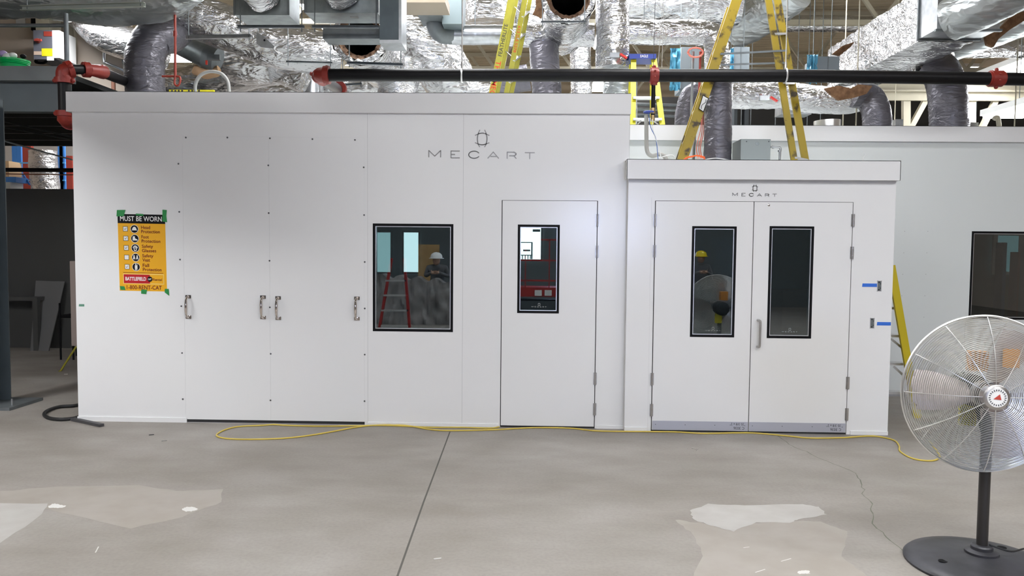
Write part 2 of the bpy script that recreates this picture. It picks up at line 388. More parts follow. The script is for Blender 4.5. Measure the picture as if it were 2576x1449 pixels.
# faint seams between wall panels
SEAM = mat('seam_line_grey', (.42, .42, .42), .6)
mb = MB()
for px in (925, 1164, 1578): 
    X = mx(px, 0); mb.box((X-.0012, -.0012, .01), (X+.0012, .0, ZF))
struct('trim_2', mb, SEAM)
struct('baseboard_left', MB().box((XL-.004, -.012, 0), (mx(466, 0), .0, .045)), PAINT)
struct('baseboard_front', MB().box((mx(925, 0), -.010, 0), (DX0-.02, .0, .03)).box((DX1+.02, -.010, 0), (XR, 0, .03)), PAINT)
# sides, roof, back
YB = 6.4
struct('wall_room_left', MB().box((XL, TH, 0), (XL+TH, YB, ZT-.05)), PAINT)
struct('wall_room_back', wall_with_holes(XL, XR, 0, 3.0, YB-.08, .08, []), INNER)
YR = 1.87
XE = 8.5
BY = -.09; BXL, BXR = mx(1577, BY, 700), mx(2243.5, BY, 775); BZT, BZF = 2.545, 2.365
struct('ceiling_room', MB().box((XL, TH, 2.93), (XR, YB, 3.0)).box((XR, YR+.08, 2.93), (XE, YB, 3.0)), PAINTG)
struct('wall_room_right', MB().box((XR-TH, TH, 0), (XR, YB-.1, 2.93)), PAINTG)
# ---- rear-set wall on the right with its fascia and window
RW0, RW1, RZ0, RZ1 = mx(2441, YR), mx(2441, YR)+1.25, .93, mz(583, YR, 2500)
struct('wall_right_room', wall_with_holes(XR, XE, 0, 3.15, YR, .08, [(RW0, RW1, RZ0, RZ1)]), PAINTG)
struct('trim_3', MB().box((XR, YR-.035, 2.99), (XE, YR, 3.17)).box((XR, YR-.035, 3.166), (XE, YR+.25, 3.17)), PAINT)
struct('baseboard_right', MB().box((BXR, YR-.012, 0), (XE, YR, .06)), mat('aluminium_track', (.5, .5, .52), .4, .6))
mb = MB()
for i in range(5):
    for px in (2276, 2334): 
        p = at(px-i*2.5, 582+i*54, YR); mb.cyl((p.x, YR-.002, p.z), (p.x, YR, p.z), .004, 8)
struct('trim_4', mb, mat('rivet_grey', (.35, .36, .36), .5))

# ---- windows
def window(n, x0, x1, z0, z1, Y, glassm, fw_=.02, label=None):
    r = bpy.data.objects.new('window_%d' % n, None); COL.objects.link(r); r.location = ((x0+x1)/2, Y, z0); r['_w'] = list(r.location); r['kind'] = 'structure'
    mb = MB()
    for a, b in (((x0-.004, z0-.004), (x1+.004, z0+fw_)), ((x0-.004, z1-fw_), (x1+.004, z1+.004)), ((x0-.004, z0+fw_), (x0+fw_, z1-fw_)), ((x1-fw_, z0+fw_), (x1+.004, z1-fw_))):
        mb.box((a[0], Y-.003, a[1]), (b[0], Y+.012, b[1]))
    obj('window_frame', mb, BLACK, r, smooth=False)
    mb = MB(); k = fw_; q = .007
    for a, b in (((x0+k, z0+k), (x1-k, z0+k+q)), ((x0+k, z1-k-q), (x1-k, z1-k)), ((x0+k, z0+k+q), (x0+k+q, z1-k-q)), ((x1-k-q, z0+k+q), (x1-k, z1-k-q))):
        mb.box((a[0], Y+.001, a[1]), (b[0], Y+.055, b[1]))
    obj('spacer', mb, ALU, r, smooth=False)
    obj('pane', MB().box((x0+k, Y+.008, z0+k), (x1-k, Y+.012, z1-k)), glassm, r, smooth=False)
    return r
window(1, WX0, WX1, WZ0, WZ1, 0, GLASS)
GLASSR = glass('dark_side_glass', (.35, .40, .40), .16)
window(2, RW0, RW1, RZ0, RZ1, YR, GLASSR)

# ---- logo strokes, as drawn on the panels and the panes
def arc(cx, cy, r, a0, a1, n=10, sy=1.0): return [(cx+r*cos(RAD(a0+(a1-a0)*k/n)), cy+sy*r*sin(RAD(a0+(a1-a0)*k/n))) for k in range(n+1)]
LOGO_E = [[(-18, 14)]+[(-10+2.5*k, 17.5+2.4*sin(pi*k/8)) for k in range(0, 9)]+[(18, 14)],
          [(-18, -4)]+[(-10+2.5*k, -7-2.2*sin(pi*k/8)) for k in range(0, 9)]+[(18, -4)],
          [(-6, 28)]+[(-9.5-2.6*sin(pi*k/8), 20-3.6*k) for k in range(0, 9)]+[(-6, -15)],
          [(6, 28)]+[(9.5+2.6*sin(pi*k/8), 20-3.6*k) for k in range(0, 9)]+[(6, -15)]]
LOGO_T = [[(-134, -41), (-134, -24), (-119, -38), (-104, -24), (-104, -41)],
          [(-56, -25), (-78, -25), (-78, -42), (-56, -42)], [(-78, -33.5), (-68, -33.5)],
          arc(-20, -34, 13.5, 25, 335, 20, .66),
          [(14, -43), (28, -27), (42, -43)], [(21, -38), (36, -38)],
          [(63, -43), (63, -27), (80, -27), (85, -30), (85, -33), (80, -36), (68, -36)], [(80, -36), (86, -43)],
          [(107, -28), (132, -28)], [(119.5, -28), (119.5, -44)]]
def logo(name, label, cx, cz, s, Y, r, mt, parent=None):
    t = thing(name, label, 'sign', (cx, Y, cz)) if parent is None else parent
    for nm, G in [('emblem', LOGO_E)]+[('letter', g_) for g_ in (LOGO_T[0:1], LOGO_T[1:3], LOGO_T[3:4], LOGO_T[4:6], LOGO_T[6:8], LOGO_T[8:10])]:
        mb = MB()
        for st in G:
            P = [(cx+x*s, Y-r*.4, cz+y*s) for x, y in st]
            for a, b in zip(P, P[1:]): mb.bar(a, b, r*2, r*1.2, (0, 1, 0))
            for a in P[1:-1]: mb.lathe([(r, 0), (r, r*.6)], a, 8, 'y')
        obj(nm, mb, mt, t, smooth=False)
    return t
LOGOM = mat('etched_metal_letters', (.30, .29, .28), .3, .7)
c = at(1213, 355, 0)
logo('raised_lettering', 'large thin metal emblem and spaced letters raised on the tall white wall', c.x, c.z, 1/266, 0, .0042, LOGOM)
ETCH = mat('etched_glass_mark', (.5, .55, .55), .5)

# ---- doors
def hinge(X, z, Y, parent, h=.115):
    mb = MB().cyl((X, Y-.012, z-h/2), (X, Y-.012, z+h/2), .0085, 10)
    for k in (-1, 0, 1): mb.cyl((X, Y-.012, z+k*h/3-.002), (X, Y-.012, z+k*h/3+.002), .0095, 10)
    mb.box((X-.016, Y-.004, z-h/2), (X+.016, Y, z+h/2))
    return obj('hinge', mb, STEEL, parent)
def door(n, x0, x1, z0, z1, Y, win, glassm, hx, hzs, sill=None):
    r = bpy.data.objects.new('door_%d' % n, None); COL.objects.link(r); r.location = (x0, Y, 0); r['_w'] = [x0, Y, 0]; r['kind'] = 'structure'
    wx0, wx1, wz0, wz1 = win
    obj('leaf', wall_with_holes(x0+g, x1-g, z0, z1, Y, .044, [win]), PAINTB, r, smooth=False)
    f = .019; mb = MB()
    for a, b in (((wx0-.003, wz0-.003), (wx1+.003, wz0+f)), ((wx0-.003, wz1-f), (wx1+.003, wz1+.003)), ((wx0-.003, wz0+f), (wx0+f, wz1-f)), ((wx1-f, wz0+f), (wx1+.003, wz1-f))):
        mb.box((a[0], Y-.003, a[1]), (b[0], Y+.01, b[1]))
    fr = obj('window_frame', mb, BLACK, r, smooth=False)
    mb = MB(); q = .007; k = f
    for a, b in (((wx0+k, wz0+k), (wx1-k, wz0+k+q)), ((wx0+k, wz1-k-q), (wx1-k, wz1-k)), ((wx0+k, wz0+k+q), (wx0+k+q, wz1-k-q)), ((wx1-k-q, wz0+k+q), (wx1-k, wz1-k-q))):
        mb.box((a[0], Y+.001, a[1]), (b[0], Y+.04, b[1]))
    obj('spacer', mb, ALU, r, smooth=False)
    pn = obj('pane', MB().box((wx0+k, Y+.008, wz0+k), (wx1-k, Y+.012, wz1-k)), glassm, r, smooth=False)
    mb = MB(); s = 1/1900; cx = (wx0+wx1)/2+.01; cz = wz0+.075
    for G in (LOGO_E, LOGO_T):
        for st in G:
            P = [(cx+x*s*(1 if G is LOGO_T else 1.3), Y+.0072, cz+y*s*(1 if G is LOGO_T else 1.3)) for x, y in st]
            for a, b in zip(P, P[1:]): mb.bar(a, b, .0016, .0008, (0, 1, 0))
    obj('lettering', mb, ETCH, pn, smooth=False)
    for z in hzs: hinge(hx, z, Y, r)
    return r
dz = lambda py, px, Y=0.0: mz(py, Y, px)
d1 = door(1, DX0, DX1, .018, DZ, -.006, (mx(1302.5), mx(1406), mz(787, 0, 1354), mz(566, 0, 1354)), GLASS, DX1+.001,
          [mz(554, 0, 1500), mz(633, 0, 1500), mz(952, 0, 1500), mz(1029, 0, 1500)])
KX0, KX1 = mx(1643.5, BY, 790), mx(2137, BY, 790); KM = (KX0+KX1)/2
hz = [mz(y, BY, 1643) for y in (554, 632, 953, 1031)]
d2 = door(2, KX0, KM, .018, DZ, BY-.006, (mx(1739, BY), mx(1849, BY), mz(847, BY, 1792), mz(570, BY, 1792)), GLASSB, KX0-.001, hz)
d3 = door(3, KM, KX1, .018, DZ, BY-.006, (mx(1933, BY), mx(2043, BY), mz(850, BY, 1987), mz(570, BY, 1987)), GLASSB, KX1+.001, [mz(y, BY, 2140) for y in (554, 636, 963, 1042)])
# frames / dark gaps round the doors
mb = MB()
for x0, x1, Y in ((DX0, DX1, 0), (KX0, KX1, BY)):
    mb.box((x0-g, Y+.012, .0), (x0+g, Y+.05, DZ+g)).box((x1-g, Y+.012, 0), (x1+g, Y+.05, DZ+g)).box((x0-g, Y+.012, DZ-g), (x1+g, Y+.05, DZ+g)).box((x0, Y+.006, 0), (x1, Y+.05, .02))
mb.box((KM-g, BY+.02, 0), (KM+g, BY+.05, DZ))
struct('trim_5', mb, DARKGAP)
mb = MB()
for x0, x1, Y in ((DX0, DX1, 0), (KX0, KX1, BY)):
    mb.box((x0-.035, Y-.004, DZ+g), (x1+.035, Y, DZ+.035)).box((x1+g, Y-.003, 0), (x1+.035, Y, DZ+g)).box((x0-.035, Y-.003, 0), (x0-g, Y, DZ+g))
struct('trim_6', mb, PAINTB)
# kick plates with felt-pen notes written upside down
KICK = mat('lilac_steel_kickplate', (.50, .51, .58), .35, .35)
INK = mat('felt_pen', (.02, .02, .03), .6)
for dd, x0, x1, tx in ((d2, KX0+.008, KM-.006, mx(1853, BY, 1068)), (d3, KM+.006, KX1-.008, mx(2096, BY, 1075))):
    kp = obj('kick_plate', MB().box((x0, BY-.0085, .022), (x1, BY-.006, .105)), KICK, dd, smooth=False)
    mb = MB()
    for k in range(4): mb.lathe([(.0035, 0), (.0035, .001)], (x0+.03+k*(x1-x0-.06)/3, BY-.0085, .07), 8, 'y')
    obj('rivet', mb, DARKGAP, kp, smooth=False)
    text_mesh('35 3/8 x 2"', .13, .024, INK, 'lettering', kp, lambda u, v: (tx-.0-u, BY-.0092, .082-v), .0)
    text_mesh('C 3036', .10, .026, INK, 'lettering', kp, lambda u, v: (tx+.02-u, BY-.0092, .045-v), .0)
# pull handle on the right leaf
hx = mx(1911, BY); z1, z0 = mz(805, BY, 1911), mz(872, BY, 1911)
obj('handle', MB().tube(crom([(hx-.01, BY-.006, z1), (hx-.004, BY-.045, z1-.002), (hx, BY-.055, z1-.02), (hx, BY-.055, (z0+z1)/2), (hx, BY-.055, z0+.02), (hx-.004, BY-.045, z0+.002), (hx-.01, BY-.006, z0)], 6), .0105, 12), STEEL, d3)
p = at(1934, 516, BY-.006); obj('peep_screw', MB().lathe([(.011, 0), (.011, .003), (.006, .006)], (p.x, BY-.006, p.z), 14, 'y'), NICKEL, d3)

# ---- booth shell
struct('wall_booth_front', wall_with_holes(BXL, BXR, 0, BZT-.01, BY, .08, [(KX0-g, KX1+g, 0, DZ+g)]), PAINTB)
struct('wall_booth_right', MB().box((BXR-.08, BY+.08, 0), (BXR, YR, BZT-.02)), PAINTB)
struct('wall_booth_left', MB().box((XR, BY+.08, 0), (XR+.05, YR, 2.4)), PAINTG)
struct('ceiling_booth', MB().box((XR+.05, BY+.08, 2.36), (BXR-.08, YR, 2.40)), PAINTG)
fx0, fx1 = mx(1577, BY-.06, 428), mx(2266, BY-.06, 430)
struct('trim_7', MB().box((fx0, BY-.06, BZF), (fx1, BY-.055, BZT)).box((fx0, BY-.06, BZT-.005), (fx1, BY+.2, BZT)).box((fx1-.005, BY-.06, BZF), (fx1, YR-.1, BZT)).box((fx0, BY-.06, BZF), (fx0+.005, BY, BZT)), PAINTB)
struct('baseboard_booth', MB().box((BXL, BY-.012, 0), (KX0-.04, BY, .04)).box((KX1+.04, BY-.012, 0), (BXR, BY, .035)), PAINTB)
c = at(1899, 476, BY)
logo('raised_lettering', 'small thin metal emblem and spaced letters raised above the double doors', c.x, c.z, 1/655, BY, .0028, LOGOM)

# ------------------------------------------------------------------ inside the glass
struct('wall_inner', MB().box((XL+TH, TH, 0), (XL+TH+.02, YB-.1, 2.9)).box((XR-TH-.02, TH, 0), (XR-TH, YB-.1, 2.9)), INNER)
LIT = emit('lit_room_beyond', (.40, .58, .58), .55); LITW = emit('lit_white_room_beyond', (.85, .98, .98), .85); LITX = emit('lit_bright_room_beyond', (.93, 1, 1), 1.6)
YI = YB-.1
k_ = 0
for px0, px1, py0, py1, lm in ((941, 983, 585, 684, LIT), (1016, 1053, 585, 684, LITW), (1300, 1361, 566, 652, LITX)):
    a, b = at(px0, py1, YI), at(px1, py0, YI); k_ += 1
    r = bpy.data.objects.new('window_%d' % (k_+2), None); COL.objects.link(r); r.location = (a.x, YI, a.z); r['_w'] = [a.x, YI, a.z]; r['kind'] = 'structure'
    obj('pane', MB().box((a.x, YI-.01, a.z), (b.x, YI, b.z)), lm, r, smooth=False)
    mb = MB(); q = .03
    for s0, s1 in (((a.x-q, a.z-q), (b.x+q, a.z)), ((a.x-q, b.z), (b.x+q, b.z+q)), ((a.x-q, a.z), (a.x, b.z)), ((b.x, a.z), (b.x+q, b.z))): mb.box((s0[0], YI-.03, s0[1]), (s1[0], YI, s1[1]))
    obj('window_frame', mb, BLACK, r, smooth=False)
    if k_ == 3:
        mb = MB(); teal = mat('teal_glazing_bar', (.10, .25, .27), .5)
        def R(x0, y0, x1, y1):
            c0, c1 = at(x0, y1, YI-.03), at(x1, y0, YI-.03); mb.box((c0.x, YI-.03, c0.z), (c1.x, YI-.015, c1.z))
        R(1340, 577, 1359, 583); R(1308, 609, 1338, 611); R(1336, 609, 1340, 652); R(1308, 641, 1340, 643)
        for x in (1313, 1320, 1327, 1333): R(x, 643, x+2.5, 652)
        R(1316, 628, 1334, 632)
        obj('glazing_bar', mb, teal, r, smooth=False)
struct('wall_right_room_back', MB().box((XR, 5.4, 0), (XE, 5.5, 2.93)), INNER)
a, b = at(2496, 686, 5.35), at(2562, 593, 5.35)
r = bpy.data.objects.new('window_6', None); COL.objects.link(r); r.location = (a.x, 5.35, a.z); r['_w'] = [a.x, 5.35, a.z]; r['kind'] = 'structure'  # glowing pane added inside, standing for a room reflected in the window
obj('pane', MB().box((a.x, 5.34, a.z), (b.x, 5.36, b.z)), emit('reflected_room_glow', (.25, .48, .52), .5), r, smooth=False)
obj('window_frame', MB().box((a.x-.03, 5.3, a.z-.03), (a.x+.04, 5.34, b.z+.03)).box((a.x+.04, 5.3, a.z-.03), (b.x, 5.34, a.z+.02)), mat('white_frame_paint', (.8, .82, .82), .4), r, smooth=False)
def RR(n_, x0, y0, x1, y1, Y, mt, lb, c_):  # plain blocks added for the colours in that reflection
    p, q = at(x0, y1, Y), at(x1, y0, Y); return solo(n_, MB().box((p.x, Y, p.z), (q.x, Y+.2, q.z)), mt, lb, c_, smooth=False)
RR('red_reflection_block', 2553, 634, 2562, 960, 4.6, mat('reflection_red', (.45, .04, .03), .5), 'red block added as part of the reflection in the right hand dark pane', 'post')
RR('blue_reflection_block', 2512, 610, 2534, 910, 5.0, mat('reflection_blue', (.05, .2, .45), .5), 'blue block added as part of the reflection in the right hand dark pane', 'drum')
# cardboard inside the booth
a, b = at(1960, 900, 1.2), at(2050, 732, 1.2)
solo('cardboard_box', MB().box((a.x, 1.15, 0), (b.x-.02, 1.65, b.z)), CARD, 'brown cardboard box standing inside the booth behind the right door pane', 'box')

# ------------------------------------------------------------------ removable access panels between the poster and the square window
PX = [mx(463.5, 0, 700), mx(679, 0, 700), mx(917, 0, 700)]; PZ1 = mz(345, 0, 690)
def access(x0, x1, label, hps, scr):
    t = thing('access_panel', label, 'panel', ((x0+x1)/2, 0, .04), 'white removable wall panels')
    obj('panel_sheet', MB().box((x0+.0015, -.003, .032), (x1-.0015, 0, PZ1-.01)), PAINT, t, smooth=False)
    obj('bottom_gap', MB().box((x0, -.0015, .004), (x1, .0, .032)), DARKGAP, t, smooth=False)
    for px, py in hps:
        c = at(px, py, -.003); h = .098; mb = MB()
        for s in (-1, 1):
            mb.box((c.x-.027, -.007, c.z+s*h-.016), (c.x+.027, -.003, c.z+s*h+.016)); mb.ball((c.x+.008, -.008, c.z+s*h), .006, (1, .6, 1), 8, 6)
            mb.tube([(c.x, -.005, c.z+s*h), (c.x-.004, -.03, c.z+s*h*.9), (c.x-.005, -.042, c.z+s*h*.72)], [.013, .010, .0085], 12)
        mb.tube([(c.x-.005, -.042, c.z-h*.74), (c.x-.005, -.046, c.z-h*.4), (c.x-.005, -.047, c.z), (c.x-.005, -.046, c.z+h*.4), (c.x-.005, -.042, c.z+h*.74)], [.0105, .013, .0135, .013, .0105], 12)
        obj('handle', mb, NICKEL, t)
    for px, py in scr:
        c = at(px, py, -.003); obj('screw', MB().lathe([(.0085, 0), (.008, .003), (.003, .0055)], (c.x, -.003, c.z), 10, 'y'), mat('dark_screw', (.10, .10, .105), .35, .6), t)
    return t
access(PX[0], PX[1], 'left white wall panel with two nickel pull handles, beside the yellow poster', [(474, 772), (662, 773)],
       [(467.5, 346), (572, 346), (675, 416), (676, 536), (678, 656), (679, 773), (681, 890), (680.5, 1007)])
access(PX[1], PX[2], 'right white wall panel with two nickel pull handles, beside the square window', [(700, 775), (898, 776)],
       [(679, 348), (786, 350), (893, 352)])
mb = MB().box((mx(445, 0, 500), -.002, PZ1), (PX[2]+.02, 0, PZ1+.03)).box((mx(445, 0, 500), -.002, .045), (PX[0]-.002, 0, PZ1)).box((PX[2]+.002, -.002, .032), (PX[2]+.03, 0, PZ1))
t8 = struct('trim_8', mb, PAINT)
for px, py in [(449, 412), (451, 533), (453, 653), (456, 770), (458, 888), (460, 1004), (915, 421), (916, 541), (917.5, 659), (917.5, 776), (917.5, 892), (917, 1009)]:
    c = at(px, py, -.002); obj('screw', MB().lathe([(.0085, 0), (.008, .003), (.003, .0055)], (c.x, -.002, c.z), 10, 'y'), MATS['dark_screw'], t8)

# ------------------------------------------------------------------ poster
def poster():
    c = at(358, 636, 0); Wd, Hh = 122/265, 195/265; rot = RAD(.9)
    t = thing('safety_poster', 'yellow MUST BE WORN safety poster held by green tape on the white wall', 'poster', (c.x, 0, c.z-Hh/2))
    def pl(u, v, d=0.0): return (c.x+u*cos(rot)-v*sin(rot)*0+v*-.012, -.0006-d, c.z+v-u*.010)
    def quad(u0, v0, u1, v1, mt, name, d, par):
        P = [pl(u0, v0, d), pl(u1, v0, d), pl(u1, v1, d), pl(u0, v1, d)]; mb = MB()
        Q = [(p[0], p[1]+.0005, p[2]) for p in P]; mb.add(P+Q, [(0, 1, 2, 3), (7, 6, 5, 4), (0, 4, 5, 1), (1, 5, 6, 2), (2, 6, 7, 3), (3, 7, 4, 0)])
        return obj(name, mb, mt, par, smooth=False)
    # u,v from the crop of the poster: 727 x 1150 crop pixels
    U = lambda x: (x-(476-0))/727*Wd
    Vv = lambda y: (756-y)/1150*Hh
    sh = quad(-Wd/2, -Hh/2, Wd/2, Hh/2, POSTY, 'sheet', 0, t)
    hd = quad(-Wd/2, Vv(318), Wd/2, Hh/2, POSTK, 'header', .0006, sh)
    text_mesh('MUST BE WORN', U(790)-U(150), Vv(210)-Vv(285), POSTW, 'lettering', hd, lambda u, v: pl(u+(U(150)+U(790))/2, v+Vv(247), .0013), .012)
    for i, (a, b, chk) in enumerate((('Head', 'Protection', 1), ('Foot', 'Protection', 1), ('Safety', 'Glasses', 1), ('Safety', 'Vest', 0), ('Fall', 'Protection', 1))):
        y = 402+i*142; dx = i*2.5
        quad(U(190+dx), Vv(y+38), U(264+dx), Vv(y-38), POSTK, 'tick_box_edge', .0006, sh)
        quad(U(196+dx), Vv(y+32), U(258+dx), Vv(y-32), POSTW, 'tick_box', .0012, sh)
        if chk:
            mb = MB(); P = [pl(U(212+dx), Vv(y-4), .002), pl(U(222+dx), Vv(y+14), .002), pl(U(244+dx), Vv(y-18), .002)]
            for p, q in zip(P, P[1:]): mb.bar(p, q, .003, .0006, (0, 1, 0))
            obj('tick', mb, POSTK, sh, smooth=False)
        def disc(r, mt, nm, d):
            mb = MB(); P = [pl(U(366+dx)+r*cos(k*pi/20), Vv(y)+r*sin(k*pi/20), d) for k in range(40)]
            mb.add(P, [tuple(range(40))]); return obj(nm, mb, mt, sh, smooth=False)
        s = Wd/727; disc(62*s, POSTW, 'symbol_ring', .0008); ic = disc(56*s, POSTK, 'symbol', .0012)
        def shp(pts): 
            mb = MB(); mb.add([pl(U(366+dx+x), Vv(y+yy), .0018) for x, yy in pts], [tuple(range(len(pts)))]); obj('pictogram', mb, POSTW, ic, smooth=False)
        circ = lambda x, yy, r, sy=1: [(x+r*cos(k*pi/8), yy+sy*r*sin(k*pi/8)) for k in range(16)]
        if i == 0: shp([(-50, 20)]+[(-34, 14)]+[(34*cos(pi-k*pi/10), 12-46*sin(pi-k*pi/10)) for k in range(11)]+[(50, 20)])
        elif i == 1: shp([(-30, -34), (2, -34), (4, -4), (40, 14), (42, 30), (-34, 30), (-34, 6)])
        elif i == 2:
            shp(circ(0, -22, 28, .55)); shp([(-38, -18), (38, -18), (34, 4), (8, 8), (0, 0), (-8, 8), (-34, 4)]); shp([(-26, 10), (-14, 12), (0, 40), (14, 12), (26, 10), (16, 44), (-16, 44)])
        elif i == 3:
            for k in (-24, 24): shp(circ(k, -22, 12)); shp([(k-18, 28), (k-12, -8), (k+12, -8), (k+18, 28), (k+6, 28), (k, 6), (k-6, 28)])
        else: shp(circ(-2, -40, 11)); shp([(-18, -26), (16, -26), (18, 10), (12, 50), (2, 50), (0, 16), (-6, 50), (-16, 50), (-20, 8)]); shp([(20, -50), (23, -50), (23, 40), (20, 40)])
        wa = {'Head': 140, 'Foot': 112, 'Safety': 172, 'Fall': 98}[a]; wb = {'Protection': 288, 'Glasses': 218, 'Vest': 118}[b]
        for tx, wv, oy in ((a, wa, -27), (b, wb, 35)):
            dsc = 8 if 'y' in tx else 0
            text_mesh(tx, wv*s, (50+dsc*1.6)*s, POSTM, 'lettering', sh, lambda u, v: pl(u+U(468+dx+wv/2), v+Vv(y+oy+dsc*.6), .0012), .014)
    quad(U(175), Vv(1060), U(788), Vv(1054), POSTM, 'rule', .0006, sh)
    bd = quad(U(172), Vv(1226), U(798), Vv(1074), mat('poster_pale_yellow', (.85, .66, .25), .4), 'banner_edge', .0006, sh)
    quad(U(182), Vv(1216), U(790), Vv(1083), POSTY, 'banner_field', .0012, bd)
    quad(U(182), Vv(1216), U(583), Vv(1083), POSTR, 'banner_field', .0018, bd)
    P = [pl(U(583)+40*s*cos(k*pi/14), Vv(1150)+40*s*sin(k*pi/14), .0026) for k in range(28)]; obj('roundel', MB().add(P, [tuple(range(28))]), POSTK, bd, smooth=False)
    text_mesh('BATTLEFIELD', 318*s, 56*s, POSTW, 'lettering', bd, lambda u, v: pl(u+U(366), v+Vv(1148), .0026), .03)
    text_mesh('CAT', 54*s, 28*s, POSTW, 'lettering', bd, lambda u, v: pl(u+U(581), v+Vv(1150), .0034), .03)
    text_mesh('Rental', 136*s, 36*s, POSTM, 'lettering', bd, lambda u, v: pl(u+U(700), v+Vv(1154), .0026), .01)
    text_mesh('1-800-RENT-CAT', 540*s, 62*s, POSTM, 'lettering', sh, lambda u, v: pl(u+U(492), v+Vv(1276), .0012), .012)
    for nm, P in (('a', [(108, 122), (240, 118), (210, 212), (98, 218)]), ('b', [(805, 105), (872, 110), (862, 200), (872, 292), (800, 282)]), ('c', [(395, 170), (512, 175), (510, 205), (400, 198)]),
                  ('d', [(118, 1262), (188, 1265), (205, 1322), (128, 1318)]), ('e', [(445, 1310), (538, 1308), (520, 1376), (443, 1370)]), ('f', [(808, 1292), (868, 1290), (876, 1395), (806, 1345)])):
        Q = [pl(U(x), Vv(y), .0032) for x, y in P]; n = len(Q); Q2 = [(q[0], q[1]+.0004, q[2]) for q in Q]
        obj('tape', MB().add(Q+Q2, [tuple(range(n))]+[tuple(range(2*n-1, n-1, -1))]+[(i, n+i, n+(i+1) % n, (i+1) % n) for i in range(n)]), GREENT, t, smooth=False)
poster()
# small tapes and electrical boxes
def tape(px0, py0, px1, py1, Y, mt, label, grp=None, sk=0.0):
    a, b = at(px0, py0, Y-.001), at(px1, py1, Y-.001)
    mb = MB().poly([(a.x, b.z), (b.x, b.z-sk), (b.x, a.z-sk), (a.x+.003, a.z)], Y-.0012, .001); return solo('masking_tape', mb, mt, label, 'tape', grp, smooth=False)
tape(198, 765, 212, 771, 0, mat('pale_green_tape', (.12, .28, .2), .5), 'scrap of pale green tape stuck near the left edge of the wall')
tape(2169, 713, 2206, 722, BY, BLUET, 'strip of blue tape left of the upper switch box')
tape(2206, 810, 2241, 819, BY, BLUET, 'strip of blue tape right of the lower switch box')
for (x0, y0, x1, y1), lb in (((2206, 706, 2218, 733), 'empty upper metal switch box set into the booth wall beside blue tape'), ((2188, 800, 2200, 826), 'empty lower metal switch box set into the booth wall beside blue tape')):
    a, b = at(x0, y1, BY), at(x1, y0, BY); t = thing('switch_box', lb, 'electrical box', ((a.x+b.x)/2, BY, a.z), 'open switch boxes in the booth wall')
    obj('rim', MB().box((a.x, BY-.002, a.z), (b.x, BY, a.z+.006)).box((a.x, BY-.002, b.z-.006), (b.x, BY, b.z)).box((a.x, BY-.002, a.z), (a.x+.005, BY, b.z)).box((b.x-.005, BY-.002, a.z), (b.x, BY, b.z)), ALU, t, smooth=False)
    obj('box_back', MB().box((a.x+.005, BY-.001, a.z+.006), (b.x-.005, BY, b.z-.006)), GALV, t, smooth=False)
    cz = (a.z+b.z)/2; cx = (a.x+b.x)/2; mb = MB()
    for s in (-1, 1): mb.lathe([(.007, 0), (.007, .003)], (cx-.004, BY-.001, cz+s*.036), 10, 'y').lathe([(.004, 0), (.004, .004)], (cx+.01, BY-.001, cz+s*.02), 8, 'y')
    obj('knockout', mb, DARKGAP, t, smooth=False)

